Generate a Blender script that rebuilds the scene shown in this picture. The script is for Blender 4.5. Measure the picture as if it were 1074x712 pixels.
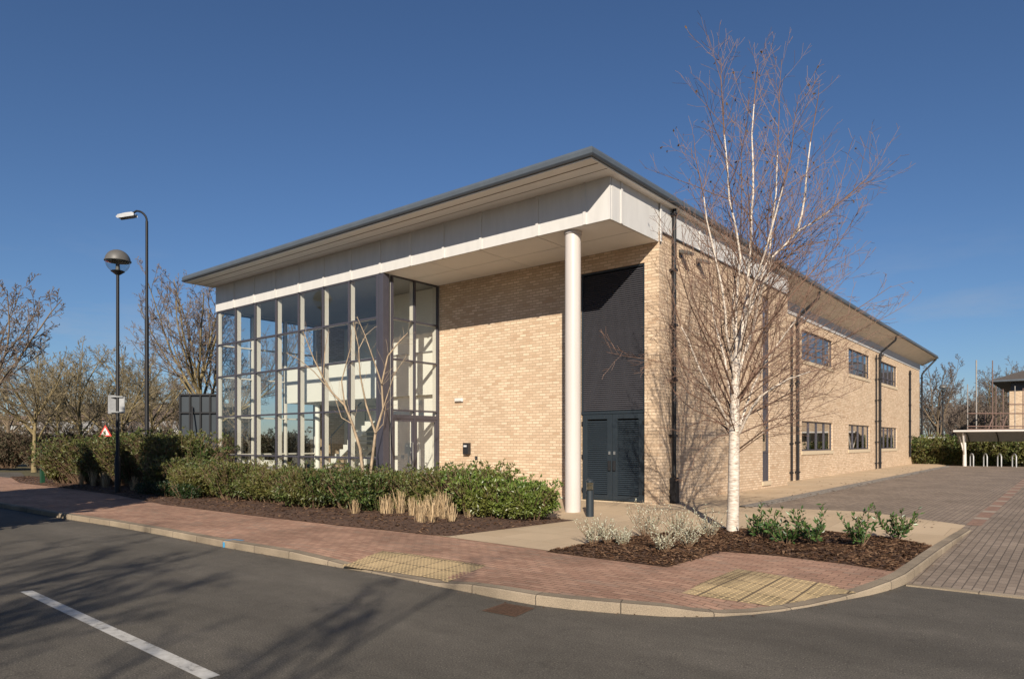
import bpy, bmesh, math, random
from mathutils import Vector, Matrix, noise
R = math.radians
for o in list(bpy.data.objects): bpy.data.objects.remove(o)
scn = bpy.context.scene
COL = scn.collection

# ------------------------------------------------------------------ camera, sky, sun, exposure
EYE = 1.6; F = 731.0; CX = 537.0; HZ = 464.0; TH = R(39.38)
cd = bpy.data.cameras.new('camera'); cam = bpy.data.objects.new('camera', cd); COL.objects.link(cam)
cam.location = (0, 0, EYE); cam.rotation_euler = (R(90), 0, TH)
cd.sensor_width = 36; cd.lens = 36 * F / 1074; cd.shift_y = (HZ - 356) / 1074
cd.clip_start = .1; cd.clip_end = 3000
scn.camera = cam
SUN_EL = R(26.5); LX, LY = -.60, .80            # the way the sunlight travels over the ground
w = bpy.data.worlds.new('World'); scn.world = w; w.use_nodes = True
nt = w.node_tree; bg = nt.nodes['Background']
sky = nt.nodes.new('ShaderNodeTexSky'); sky.sky_type = 'NISHITA'; sky.sun_disc = False
sky.sun_elevation = SUN_EL; sky.sun_rotation = math.atan2(-LX, -LY)
sky.altitude = 0; sky.air_density = 1.0; sky.dust_density = .25; sky.ozone_density = 5.6
tcs = nt.nodes.new('ShaderNodeTexCoord')      # a few thin wisps of cloud low in the sky
mps = nt.nodes.new('ShaderNodeMapping'); mps.inputs['Scale'].default_value = (3.2, 3.2, 13); nt.links.new(tcs.outputs['Generated'], mps.inputs[0])
nzs = nt.nodes.new('ShaderNodeTexNoise'); nzs.inputs['Scale'].default_value = 1.3; nzs.inputs['Detail'].default_value = 7; nzs.inputs['Roughness'].default_value = .6
nt.links.new(mps.outputs[0], nzs.inputs['Vector'])
crs = nt.nodes.new('ShaderNodeValToRGB'); crs.color_ramp.elements[0].position = .50; crs.color_ramp.elements[1].position = .72; nt.links.new(nzs.outputs[0], crs.inputs[0])
sps = nt.nodes.new('ShaderNodeSeparateXYZ'); nt.links.new(tcs.outputs['Generated'], sps.inputs[0])
crz = nt.nodes.new('ShaderNodeValToRGB'); el = crz.color_ramp.elements; el[0].position = .0; el[0].color = (.5, .5, .5, 1); el[1].position = .27; el[1].color = (0, 0, 0, 1); nt.links.new(sps.outputs['Z'], crz.inputs[0])
mls = nt.nodes.new('ShaderNodeMath'); mls.operation = 'MULTIPLY'; nt.links.new(crs.outputs[0], mls.inputs[0]); nt.links.new(crz.outputs[0], mls.inputs[1])
mxs = nt.nodes.new('ShaderNodeMix'); mxs.data_type = 'RGBA'; mxs.inputs[7].default_value = (6.5, 6.2, 6.0, 1); nt.links.new(mls.outputs[0], mxs.inputs[0]); nt.links.new(sky.outputs[0], mxs.inputs[6])
mxt = nt.nodes.new('ShaderNodeMix'); mxt.data_type = 'RGBA'; mxt.blend_type = 'MULTIPLY'; mxt.inputs[0].default_value = 1; mxt.inputs[7].default_value = (.94, .985, 1.07, 1)
nt.links.new(sky.outputs[0], mxt.inputs[6]); nt.links.new(mxt.outputs[2], mxs.inputs[6]); nt.links.new(mxs.outputs[2], bg.inputs[0]); bg.inputs[1].default_value = .056
sd = bpy.data.lights.new('sun', 'SUN'); sd.energy = 5.0; sd.angle = R(.5); sd.color = (1, .9, .76)
sun = bpy.data.objects.new('sun', sd); COL.objects.link(sun)
c = math.cos(SUN_EL)
sun.rotation_euler = Vector((LX * c, LY * c, -math.sin(SUN_EL))).to_track_quat('-Z', 'Y').to_euler()
sun.location = (10, -10, 30)
scn.view_settings.view_transform = 'Standard'; scn.view_settings.look = 'None'
scn.view_settings.exposure = 0.45; scn.view_settings.gamma = 1
scn.render.engine = 'CYCLES'

# ------------------------------------------------------------------ measuring helpers
CT, ST = math.cos(TH), math.sin(TH)
def cw(xc, d, z=0):                   # (metres right of, metres ahead of the camera) -> world
    return Vector((xc * CT - d * ST, xc * ST + d * CT, z))
def lerpk(t, ks):
    if t <= ks[0][0]: return ks[0][1]
    for (a, u), (b, v) in zip(ks, ks[1:]):
        if t <= b: return u + (v - u) * (t - a) / (b - a)
    return ks[-1][1]
def G(x, y): return lerpk(y, [(12.3, 0), (15.0, .12), (55, .25)])          # paths and beds
def GP(x, y): return lerpk(y, [(9.5, -.095), (15.2, .07), (55, .22)])      # block paved car park
def ROAD(x, y): return -.1
def at(px, py, zf=G):                 # a spot seen on the ground -> world point
    z = zf(0, 0) if callable(zf) else zf
    for _ in range(14):
        d = (EYE - z) * F / (py - HZ); p = cw((px - CX) / F * d, d, z)
        z = zf(p.x, p.y) if callable(zf) else zf
    return Vector((p.x, p.y, z))
def dp(px, py, d): return cw((px - CX) / F * d, d, EYE + (HZ - py) * d / F)
def Xon(px, Y): k = (px - CX) / F; return (CT * k - ST) * Y / (ST * k + CT)
def Yon(px, X): k = (px - CX) / F; return (ST * k + CT) * X / (CT * k - ST)

# ------------------------------------------------------------------ materials
MATS = {}
def newmat(name):
    m = bpy.data.materials.new(name); m.use_nodes = True; MATS[name] = m
    return m, m.node_tree, m.node_tree.nodes['Principled BSDF']
def N(t, typ, **kw):
    n = t.nodes.new(typ)
    for k, v in kw.items():
        if k[0] == '_': n.inputs[k[1:].replace('_', ' ')].default_value = v
        else: setattr(n, k, v)
    return n
def mixc(t, fac, a, b, mode='MIX'):
    n = t.nodes.new('ShaderNodeMix'); n.data_type = 'RGBA'; n.blend_type = mode
    for i, v in ((0, fac), (6, a), (7, b)):
        if hasattr(v, 'is_linked') or hasattr(v, 'links'): t.links.new(v, n.inputs[i])
        else: n.inputs[i].default_value = v if i == 0 else (*v, 1)
    return n.outputs[2]
def ramp(t, fac, stops):
    n = t.nodes.new('ShaderNodeValToRGB'); t.links.new(fac, n.inputs[0])
    e = n.color_ramp.elements
    while len(e) < len(stops): e.new(.5)
    for el, (p, v) in zip(e, stops):
        el.position = p; el.color = (*v, 1) if isinstance(v, tuple) else (v, v, v, 1)
    return n.outputs[0]
def noise_t(t, scale, detail=4, coord='Object', rough=.6, vec=None, stretch=None):
    n = N(t, 'ShaderNodeTexNoise', _Scale=scale, _Detail=detail, _Roughness=rough)
    if vec is None:
        tc = t.nodes.new('ShaderNodeTexCoord'); vec = tc.outputs[coord]
    if stretch:
        mp = t.nodes.new('ShaderNodeMapping'); mp.inputs['Scale'].default_value = stretch
        t.links.new(vec, mp.inputs[0]); vec = mp.outputs[0]
    t.links.new(vec, n.inputs['Vector']); return n.outputs[0]
def bump(t, b, h, strength=.3, dist=.01):
    n = N(t, 'ShaderNodeBump', _Strength=strength, _Distance=dist)
    t.links.new(h, n.inputs['Height']); t.links.new(n.outputs[0], b.inputs['Normal'])
def pm(name, col, rough=.6, var=.15, scale=6, bmp=0, metal=0, stretch=None, spec=.5):
    m, t, b = newmat(name)
    f = noise_t(t, scale, stretch=stretch)
    lo = tuple(v * (1 - var) for v in col); hi = tuple(min(1, v * (1 + var)) for v in col)
    t.links.new(ramp(t, f, [(.3, lo), (.7, hi)]), b.inputs['Base Color'])
    b.inputs['Roughness'].default_value = rough; b.inputs['Metallic'].default_value = metal
    b.inputs['Specular IOR Level'].default_value = spec
    if bmp: bump(t, b, noise_t(t, scale * 6, stretch=stretch), bmp)
    return m
def leafmat(name, cols, rough=.45, trans=.25, spec=.4):
    m, t, b = newmat(name)
    g = t.nodes.new('ShaderNodeNewGeometry')
    n = len(cols)
    t.links.new(ramp(t, g.outputs['Random Per Island'], [(i / max(1, n - 1), c_) for i, c_ in enumerate(cols)]), b.inputs['Base Color'])
    if name in ('laurel_leaf', 'bright_laurel_leaf'):      # plants of different vigour, patches of old foliage
        base_ = b.inputs['Base Color'].links[0].from_socket
        c1_ = mixc(t, ramp(t, noise_t(t, .55, 3), [(.42, 0.), (.62, .55)]), base_, (.13, .11, .03))
        c2_ = mixc(t, ramp(t, noise_t(t, 2.6, 4), [(.52, 0.), (.72, .6)]), c1_, (.10, .065, .025))
        t.links.new(c2_, b.inputs['Base Color'])
    b.inputs['Roughness'].default_value = rough; b.inputs['Specular IOR Level'].default_value = spec
    return m
def brickmat(name, c1, c2, mortar, bw, bh, ms, big=(.85, 1.1), off=.5, rough=.85, rot=0, bmp=.4, patch=None, fine=.12, bias=0):
    m, t, b = newmat(name)
    uv = t.nodes.new('ShaderNodeTexCoord').outputs['UV']
    mp = t.nodes.new('ShaderNodeMapping'); mp.inputs['Rotation'].default_value = (0, 0, R(rot))
    t.links.new(uv, mp.inputs[0])
    br = N(t, 'ShaderNodeTexBrick', offset=off, _Scale=1.0, _Mortar_Size=ms, _Mortar_Smooth=.15, _Bias=bias, _Brick_Width=bw, _Row_Height=bh)
    br.inputs['Color1'].default_value = (*c1, 1); br.inputs['Color2'].default_value = (*c2, 1); br.inputs['Mortar'].default_value = (*mortar, 1)
    t.links.new(mp.outputs[0], br.inputs['Vector'])
    col = br.outputs['Color']
    if patch:       # some whole bricks of another burn
        br2 = N(t, 'ShaderNodeTexBrick', offset=off, _Scale=1.0, _Mortar_Size=0.0, _Bias=0, _Brick_Width=bw, _Row_Height=bh)
        br2.inputs['Color1'].default_value = (0, 0, 0, 1); br2.inputs['Color2'].default_value = (1, 1, 1, 1)
        mp2 = t.nodes.new('ShaderNodeMapping'); mp2.inputs['Location'].default_value = (bw * 37, bh * 58, 0)
        t.links.new(mp.outputs[0], mp2.inputs[0]); t.links.new(mp2.outputs[0], br2.inputs['Vector'])
        nz = noise_t(t, .9, 3, vec=uv, stretch=(.5, 1.6, 1))
        ad = N(t, 'ShaderNodeMath', operation='ADD'); t.links.new(br2.outputs['Color'], ad.inputs[0]); t.links.new(nz, ad.inputs[1])
        f = ramp(t, ad.outputs[0], [(.0, 0.), (.5, 0.), (.66, .45), (.72, .8)])
        ad.inputs[1].default_value = 0
        dv = N(t, 'ShaderNodeMath', operation='MULTIPLY'); t.links.new(ad.outputs[0], dv.inputs[0]); dv.inputs[1].default_value = .5
        f = ramp(t, dv.outputs[0], [(.0, 0.), (.60, 0.), (.70, .35), (.76, .7)])
        mo = N(t, 'ShaderNodeMath', operation='SUBTRACT'); mo.inputs[0].default_value = 1; t.links.new(br.outputs['Fac'], mo.inputs[1])
        ml = N(t, 'ShaderNodeMath', operation='MULTIPLY'); t.links.new(f, ml.inputs[0]); t.links.new(mo.outputs[0], ml.inputs[1])
        col = mixc(t, ml.outputs[0], col, patch)
    bigf = ramp(t, noise_t(t, .7, 5, vec=uv), [(.3, big[0]), (.7, big[1])])
    col = mixc(t, 1.0, col, bigf, 'MULTIPLY')
    ff = ramp(t, noise_t(t, 90, 3, vec=uv), [(.3, 1 - fine), (.7, 1 + fine)])
    col = mixc(t, 1.0, col, ff, 'MULTIPLY')
    t.links.new(col, b.inputs['Base Color']); b.inputs['Roughness'].default_value = rough
    b.inputs['Specular IOR Level'].default_value = .25
    if bmp:
        inv = N(t, 'ShaderNodeMath', operation='SUBTRACT'); inv.inputs[0].default_value = 1; t.links.new(br.outputs['Fac'], inv.inputs[1])
        bump(t, b, inv.outputs[0], bmp, .006)
    return m

M = MATS
brickmat('buff_brick', (.51, .372, .25), (.69, .535, .385), (.42, .315, .215), .225, .075, .012, (.92, 1.05), patch=(.43, .285, .18))
brickmat('red_paver', (.34, .195, .135), (.46, .28, .195), (.19, .12, .08), .2, .1, .007, (.66, 1.18), rot=0, patch=(.33, .23, .17), bmp=.25, fine=.25)
brickmat('grey_paver', (.215, .168, .13), (.285, .225, .175), (.11, .088, .07), .2, .1, .007, (.78, 1.15), rot=90, bmp=.3, fine=.25)
brickmat('kerb_stone', (.33, .265, .19), (.27, .215, .155), (.10, .08, .06), .914, 9.0, .007, (.5, 1.2), off=0, bmp=.2, fine=.3)
brickmat('beige_flag', (.47, .355, .235), (.52, .40, .27), (.36, .27, .18), .9, .9, .006, (.86, 1.06), bmp=.15)
def asphalt():
    m, t, b = newmat('asphalt')
    uv = t.nodes.new('ShaderNodeTexCoord').outputs['UV']
    big = ramp(t, noise_t(t, .35, 6, vec=uv), [(.3, (.096, .085, .069)), (.7, (.134, .118, .097))])
    st = ramp(t, noise_t(t, 1.3, 5, vec=uv, stretch=(.2, 1, 1)), [(.35, .82), (.65, 1.12)])
    st2 = ramp(t, noise_t(t, 5, 6, vec=uv, rough=.75), [(.3, .86), (.7, 1.12)])
    vo = N(t, 'ShaderNodeTexVoronoi', _Scale=.45, feature='DISTANCE_TO_EDGE'); wv = t.nodes.new('ShaderNodeVectorMath'); wv.operation = 'ADD'
    nv3 = N(t, 'ShaderNodeTexNoise', _Scale=3.0, _Detail=5); t.links.new(uv, nv3.inputs['Vector']); t.links.new(uv, wv.inputs[0]); t.links.new(nv3.outputs['Color'], wv.inputs[1]); t.links.new(wv.outputs[0], vo.inputs['Vector'])
    crk = ramp(t, vo.outputs['Distance'], [(.0, .72), (.006, 1.)])
    stn = ramp(t, noise_t(t, 1.7, 3, vec=uv), [(.70, 1.), (.80, .72)])
    st2 = mixc(t, 1., mixc(t, 1., st2, crk, 'MULTIPLY'), stn, 'MULTIPLY'); st = mixc(t, 1., st, st2, 'MULTIPLY')
    sp = ramp(t, noise_t(t, 75, 2, vec=uv), [(.28, .4), (.5, 1.), (.64, 1.2), (.74, 3.2)])
    col = mixc(t, 1., mixc(t, 1., big, st, 'MULTIPLY'), sp, 'MULTIPLY')
    t.links.new(col, b.inputs['Base Color']); b.inputs['Roughness'].default_value = .85
    b.inputs['Specular IOR Level'].default_value = .3
    bump(t, b, noise_t(t, 130, 3, vec=uv), .7, .006)
asphalt()
def tactile():
    m, t, b = newmat('tactile_slab')
    uv = t.nodes.new('ShaderNodeTexCoord').outputs['UV']
    br = N(t, 'ShaderNodeTexBrick', offset=0, _Scale=1., _Mortar_Size=.011, _Brick_Width=.4, _Row_Height=.4)
    br.inputs['Color1'].default_value = (.47, .345, .19, 1); br.inputs['Color2'].default_value = (.39, .29, .155, 1); br.inputs['Mortar'].default_value = (.12, .085, .05, 1)
    t.links.new(uv, br.inputs['Vector'])
    sx = N(t, 'ShaderNodeSeparateXYZ'); t.links.new(uv, sx.inputs[0])
    outs = []
    for ax in ('X', 'Y'):
        a = N(t, 'ShaderNodeMath', operation='MULTIPLY'); t.links.new(sx.outputs[ax], a.inputs[0]); a.inputs[1].default_value = 2 * math.pi / .0667
        s_ = N(t, 'ShaderNodeMath', operation='SINE'); t.links.new(a.outputs[0], s_.inputs[0]); outs.append(s_.outputs[0])
    ml = N(t, 'ShaderNodeMath', operation='ADD'); t.links.new(outs[0], ml.inputs[0]); t.links.new(outs[1], ml.inputs[1])
    mx = N(t, 'ShaderNodeMath', operation='MAXIMUM'); t.links.new(ml.outputs[0], mx.inputs[0]); mx.inputs[1].default_value = .6
    f = ramp(t, noise_t(t, 2.5, 5, vec=uv), [(.3, .6), (.7, 1.15)])
    col = mixc(t, 1., br.outputs['Color'], f, 'MULTIPLY')
    t.links.new(col, b.inputs['Base Color']); b.inputs['Roughness'].default_value = .9
    bump(t, b, noise_t(t, 60, 3, vec=uv), .4, .004)
tactile()
def whiteline():
    m, t, b = newmat('road_paint')
    f = ramp(t, noise_t(t, 9, 8, rough=.75), [(.33, (.12, .11, .10)), (.47, (.46, .44, .40)), (.7, (.60, .58, .54))])
    t.links.new(f, b.inputs['Base Color']); b.inputs['Roughness'].default_value = .7
whiteline()
def birchbark():
    m, t, b = newmat('birch_bark')
    f = noise_t(t, 9, 6, stretch=(1, 1, 5))
    col = ramp(t, f, [(.30, (.14, .10, .075)), (.40, (.42, .34, .27)), (.55, (.60, .53, .45)), (.8, (.68, .61, .53))])
    t.links.new(col, b.inputs['Base Color']); b.inputs['Roughness'].default_value = .6
    bump(t, b, f, .3)
birchbark()
def glass(name, tint=(1, 1, 1), ior=1.9):
    m = bpy.data.materials.new(name); m.use_nodes = True; MATS[name] = m
    t = m.node_tree; t.nodes.clear()
    out = t.nodes.new('ShaderNodeOutputMaterial'); mx = t.nodes.new('ShaderNodeMixShader')
    tr = t.nodes.new('ShaderNodeBsdfTransparent'); tr.inputs[0].default_value = (*tint, 1)
    gl = t.nodes.new('ShaderNodeBsdfGlossy'); gl.inputs['Roughness'].default_value = .0
    ge = t.nodes.new('ShaderNodeNewGeometry'); dt = N(t, 'ShaderNodeVectorMath', operation='DOT_PRODUCT')
    t.links.new(ge.outputs['Incoming'], dt.inputs[0]); t.links.new(ge.outputs['Normal'], dt.inputs[1])
    def mth(op, a, b_=None):
        n_ = N(t, 'ShaderNodeMath', operation=op)
        for i_, v_ in enumerate((a, b_)):
            if v_ is None: continue
            if isinstance(v_, (int, float)): n_.inputs[i_].default_value = v_
            else: t.links.new(v_, n_.inputs[i_])
        return n_.outputs[0]
    f0 = ((ior - 1) / (ior + 1)) ** 2
    frn = mth('ADD', mth('MULTIPLY', mth('POWER', mth('SUBTRACT', 1, mth('ABSOLUTE', dt.outputs['Value'])), 5), 1 - f0), f0)
    bp = N(t, 'ShaderNodeBump', _Strength=.03, _Distance=.02); t.links.new(noise_t(t, .9, 1), bp.inputs['Height'])
    t.links.new(bp.outputs[0], gl.inputs['Normal'])
    t.links.new(frn, mx.inputs[0]); t.links.new(tr.outputs[0], mx.inputs[1]); t.links.new(gl.outputs[0], mx.inputs[2])
    t.links.new(mx.outputs[0], out.inputs[0])
glass('clear_glass', (.93, .95, .93), 2.2); glass('office_glass', (.40, .47, .47), 6.0); glass('lamp_glass', (.8, .82, .82), 1.5)

pm('cream_panel', (.57, .555, .53), .5, .06, 1.5, stretch=(3, 3, .5))
pm('soffit_board', (.78, .76, .72), .6, .03, 2)
pm('joint_brown', (.22, .18, .14), .8, .05, 3)
pm('roof_metal', (.085, .10, .118), .45, .08, 3)
pm('lip_metal', (.04, .045, .052), .5, .08, 3)
pm('frame_metal', (.055, .052, .066), .45, .06, 5)
pm('dark_louvre', (.050, .049, .057), .5, .06, 4)
pm('door_paint', (.020, .028, .036), .45, .08, 3)
pm('white_paint', (.6, .57, .53), .5, .03, 3)
pm('interior_white', (.78, .76, .69), .7, .02, 1)
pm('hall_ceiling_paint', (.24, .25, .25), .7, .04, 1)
pm('interior_floor', (.25, .24, .22), .4, .1, 3)
pm('fin_cream', (.66, .62, .55), .5, .03, 2)
pm('column_paint', (.54, .49, .455), .4, .05, 1.5, stretch=(4, 4, .5))
pm('pipe_black', (.014, .014, .016), .5, .1, 8, spec=.25)
pm('steel', (.45, .45, .44), .35, .05, 8, metal=.7)
pm('galvanised', (.34, .345, .35), .5, .15, 8, metal=.3)
pm('lamp_grey', (.10, .095, .088), .5, .1, 6)
pm('dark_plastic', (.02, .02, .022), .4, .1, 6)
pm('light_plastic', (.6, .6, .6), .5, .05, 6)
pm('green_paint', (.008, .05, .025), .5, .1, 5)
pm('red_paint', (.55, .04, .03), .5, .05, 5)
pm('blue_paint', (.05, .28, .5), .7, .1, 5)
pm('rust', (.10, .052, .028), .9, .35, 30, bmp=.6)
pm('sill_stone', (.52, .42, .29), .8, .06, 6)
pm('mulch_ground', (.085, .045, .027), .95, .4, 18, bmp=1.)
leafmat('bark_chip', [(.03, .015, .01), (.075, .038, .02), (.12, .065, .035), (.22, .135, .08)], .85, spec=.2)
leafmat('laurel_leaf', [(.014, .026, .006), (.028, .050, .011), (.05, .084, .017), (.08, .115, .028), (.10, .08, .028)], .5)
leafmat('bright_laurel_leaf', [(.035, .07, .010), (.065, .12, .018), (.10, .17, .028), (.14, .20, .045)], .36)
leafmat('dark_leaf', [(.008, .018, .006), (.016, .034, .009), (.03, .055, .014)], .4)
leafmat('silver_leaf', [(.30, .31, .21), (.44, .44, .33), (.52, .51, .41), (.16, .18, .09)], .6)
leafmat('glossy_leaf', [(.02, .045, .012), (.04, .08, .02), (.08, .13, .035)], .35)
leafmat('straw', [(.30, .205, .11), (.42, .30, .17), (.52, .39, .24)], .8)
leafmat('dead_leaf', [(.05, .03, .02), (.12, .07, .03)], .8)
leafmat('far_leaf', [(.05, .035, .02), (.08, .055, .035), (.04, .05, .02)], .8)
leafmat('conifer_leaf', [(.01, .02, .008), (.02, .035, .012)], .7)
pm('birch_twig', (.145, .083, .056), .7, .25, 4)
pm('tan_bark', (.31, .235, .155), .85, .4, 14, bmp=.8, stretch=(1, 1, .4))
pm('mossy_bark', (.20, .155, .075), .9, .35, 3, bmp=.4)
pm('mossy_twig', (.18, .145, .085), .9, .3, 1.5)
pm('brown_bark', (.15, .11, .07), .9, .3, 4, bmp=.4)
pm('brown_twig', (.125, .095, .075), .9, .3, 1.5)
pm('hedge_stem', (.16, .10, .06), .9, .3, 8)
pm('verge', (.085, .072, .03), .95, .35, .6, bmp=.5)
pm('roof_tile', (.085, .07, .06), .85, .2, 5, bmp=.4)
pm('warehouse_white', (.27, .27, .27), .6, .08, .3)
pm('warehouse_brown', (.19, .13, .09), .8, .12, .3)
pm('dull_tube', (.26, .24, .22), .6, .2, 5)
pm('tube_rust', (.15, .09, .07), .6, .2, 5)
pm('rubber', (.02, .02, .02), .8, .1, 5)

# ------------------------------------------------------------------ mesh helpers
OFF = {}
class MB:
    def __init__(s): s.v = []; s.f = []
    def face(s, pts):
        n = len(s.v); s.v += [tuple(p) for p in pts]; s.f.append(tuple(range(n, n + len(pts)))); return s
    def box(s, x0, x1, y0, y1, z0, z1, mat=None):
        n = len(s.v)
        vs = [Vector((x, y, z)) for z in (z0, z1) for (x, y) in ((x0, y0), (x1, y0), (x1, y1), (x0, y1))]
        if mat: vs = [mat @ v for v in vs]
        s.v += [tuple(v) for v in vs]
        s.f += [tuple(n + i for i in q) for q in ((3, 2, 1, 0), (4, 5, 6, 7), (0, 1, 5, 4), (1, 2, 6, 5), (2, 3, 7, 6), (3, 0, 4, 7))]
        return s
    def prism(s, poly, a, b, axis='z'):       # poly 2-D, extruded from a to b along axis
        def P(u, v, t): return (u, v, t) if axis == 'z' else ((u, t, v) if axis == 'y' else (t, u, v))
        n = len(s.v); k = len(poly)
        s.v += [P(u, v, a) for u, v in poly] + [P(u, v, b) for u, v in poly]
        s.f.append(tuple(n + i for i in reversed(range(k)))); s.f.append(tuple(n + k + i for i in range(k)))
        for i in range(k):
            j = (i + 1) % k; s.f.append((n + i, n + j, n + k + j, n + k + i))
        return s
    def tube(s, pts, rad, n=6, cap=True):
        pts = [Vector(p) for p in pts]
        if not isinstance(rad, (list, tuple)): rad = [rad] * len(pts)
        base = len(s.v)
        for i, p in enumerate(pts):
            d = (pts[min(i + 1, len(pts) - 1)] - pts[max(i - 1, 0)])
            if d.length < 1e-9: d = Vector((0, 0, 1))
            d.normalize()
            ref = Vector((1, 0, 0)) if abs(d.x) < .7 else Vector((0, 1, 0))
            if i: ref = lastu
            u = (ref - d * ref.dot(d)).normalized(); vv = d.cross(u); lastu = u
            for k in range(n):
                a = 2 * math.pi * k / n; s.v.append(tuple(p + (u * math.cos(a) + vv * math.sin(a)) * rad[i]))
        for i in range(len(pts) - 1):
            for k in range(n):
                a = base + i * n + k; b = base + i * n + (k + 1) % n
                s.f.append((a, b, b + n, a + n))
        if cap:
            s.f.append(tuple(base + k for k in reversed(range(n)))); e = base + (len(pts) - 1) * n
            s.f.append(tuple(e + k for k in range(n)))
        return s
    def lathe(s, cx, cy, prof, n=24):         # prof = (r, z)
        return s.tube([(cx, cy, z) for r, z in prof], [max(r, 1e-4) for r, z in prof], n) if False else s._lathe(cx, cy, prof, n)
    def _lathe(s, cx, cy, prof, n):
        b = len(s.v)
        for r, z in prof:
            for k in range(n):
                a = 2 * math.pi * k / n; s.v.append((cx + r * math.cos(a), cy + r * math.sin(a), z))
        for i in range(len(prof) - 1):
            for k in range(n):
                a = b + i * n + k; c_ = b + i * n + (k + 1) % n; s.f.append((a, c_, c_ + n, a + n))
        s.f.append(tuple(b + k for k in reversed(range(n)))); e = b + (len(prof) - 1) * n
        s.f.append(tuple(e + k for k in range(n)))
        return s
    def build(s, name, mat, parent=None, off=None, smooth=False, bev=0):
        if parent is not None: off = OFF[parent.name]
        elif off is None:
            xs = [v[0] for v in s.v]; ys = [v[1] for v in s.v]
            off = Vector(((min(xs) + max(xs)) / 2, (min(ys) + max(ys)) / 2, min(v[2] for v in s.v)))
        off = Vector(off)
        me = bpy.data.meshes.new(name)
        me.from_pydata([(v[0] - off.x, v[1] - off.y, v[2] - off.z) for v in s.v], [], s.f)
        uvl = me.uv_layers.new(name='UVMap')
        for p in me.polygons:
            nx, ny, nz = abs(p.normal.x), abs(p.normal.y), abs(p.normal.z)
            for li in p.loop_indices:
                v = s.v[me.loops[li].vertex_index]
                if nz >= nx and nz >= ny: uvl.data[li].uv = (v[0], v[1])
                elif ny >= nx: uvl.data[li].uv = (v[0], v[2])
                else: uvl.data[li].uv = (v[1], v[2])
        if smooth:
            me.polygons.foreach_set('use_smooth', [True] * len(me.polygons))
            if smooth == 'auto':
                bm = bmesh.new(); bm.from_mesh(me)
                for e in bm.edges:
                    if len(e.link_faces) == 2 and e.calc_face_angle(0) > .6: e.smooth = False
                bm.to_mesh(me); bm.free()
        me.materials.append(M[mat] if isinstance(mat, str) else mat)
        o = bpy.data.objects.new(name, me); COL.objects.link(o)
        OFF[o.name] = off
        if parent is not None: o.parent = parent
        else: o.location = off
        if bev:
            bv = o.modifiers.new('bevel', 'BEVEL'); bv.width = bev; bv.segments = 2; bv.limit_method = 'ANGLE'
        return o
def tag(o, label, cat, group=None):
    o['label'] = label; o['category'] = cat
    if group: o['group'] = group
    return o
def thing(name, label, cat, loc, group=None):
    o = bpy.data.objects.new(name, None); COL.objects.link(o); o.location = loc; o.empty_display_size = .2
    OFF[o.name] = Vector(loc); return tag(o, label, cat, group)
def kids(o): return [c_ for c_ in bpy.data.objects if c_.parent == o]
def dup(o, parent=None):
    c_ = o.copy(); COL.objects.link(c_); c_.parent = parent
    for k in kids(o): dup(k, c_)
    return c_
def place(proto, loc, rz, sc, label, first):
    o = proto if first else dup(proto)
    o.location = loc; o.rotation_euler.z = rz; o.scale = sc if isinstance(sc, tuple) else (sc, sc, sc); o['label'] = label
    return o
def struct(o, kind='structure'): o['kind'] = kind; return o

def sheet(name, poly, zf, mat, dz=0, cuts=(), grid=None):       # a flat polygon laid over the ground function
    bm = bmesh.new()
    f = bm.faces.new([bm.verts.new((p[0], p[1], 0)) for p in poly])
    xs = [p[0] for p in poly]; ys = [p[1] for p in poly]
    cl = [((0, y, 0), (0, 1, 0)) for y in cuts]
    if grid:
        for lo, hi, ax in ((min(xs), max(xs), 0), (min(ys), max(ys), 1)):
            k = int((hi - lo) / grid)
            for i in range(1, k + 1):
                co = [0, 0, 0]; no = [0, 0, 0]; co[ax] = lo + i * grid; no[ax] = 1; cl.append((tuple(co), tuple(no)))
    for co, no in cl:
        bmesh.ops.bisect_plane(bm, geom=bm.verts[:] + bm.edges[:] + bm.faces[:], plane_co=co, plane_no=no, dist=1e-5)
    bmesh.ops.triangulate(bm, faces=[f for f in bm.faces if len(f.verts) > 4])
    if bm.faces and sum(f.normal.z * f.calc_area() for f in bm.faces) < 0: bmesh.ops.reverse_faces(bm, faces=bm.faces)
    mb = MB(); idx = {}
    for v in bm.verts: idx[v] = len(mb.v); mb.v.append((v.co.x, v.co.y, zf(v.co.x, v.co.y) + dz))
    for f in bm.faces: mb.f.append(tuple(idx[v] for v in f.verts))
    bm.free()
    return mb.build(name, mat, off=(poly[0][0], poly[0][1], 0))

# ------------------------------------------------------------------ ground
KB = [(-420, 497.5, .11), (-200, 507.5, .11), (-60, 522, .11), (0, 532, .11), (62, 543, .11), (120, 552, .11), (170, 561, .11), (235, 573.8, .11), (305, 586, .11),
      (345, 593, .07), (375, 598, .03), (412, 605, .022), (454, 613.5, .035), (490, 620.5, .09), (521, 627, .11), (560, 634, .11),
      (600, 639, .11), (640, 642.5, .11), (696, 646.2, .10), (730, 646.8, .06), (760, 646, .03), (790, 644, .022), (820, 640.8, .022),
      (850, 636, .022), (883, 629.5, .035), (912, 624, .07), (934, 618.5, .10), (951, 611.5, .115), (968, 598, .11), (985, 584, .10), (1002, 570, .07), (1018.8, 556.6, .03)]
KP = []
for px, py, h in KB:
    p = at(px, py, ROAD)
    if px > 940: p = at(px, py, GP)
    KP.append((Vector((p.x, p.y)), h, p.z))
def offs(i, w_):
    a = KP[max(0, i - 1)][0]; b = KP[min(len(KP) - 1, i + 1)][0]; d = (b - a).normalized()
    return KP[i][0] + Vector((-d.y, d.x)) * w_
KBACK = [offs(i, .15) for i in range(len(KP))]
KTOP = [z + h for (p, h, z) in KP]
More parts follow.
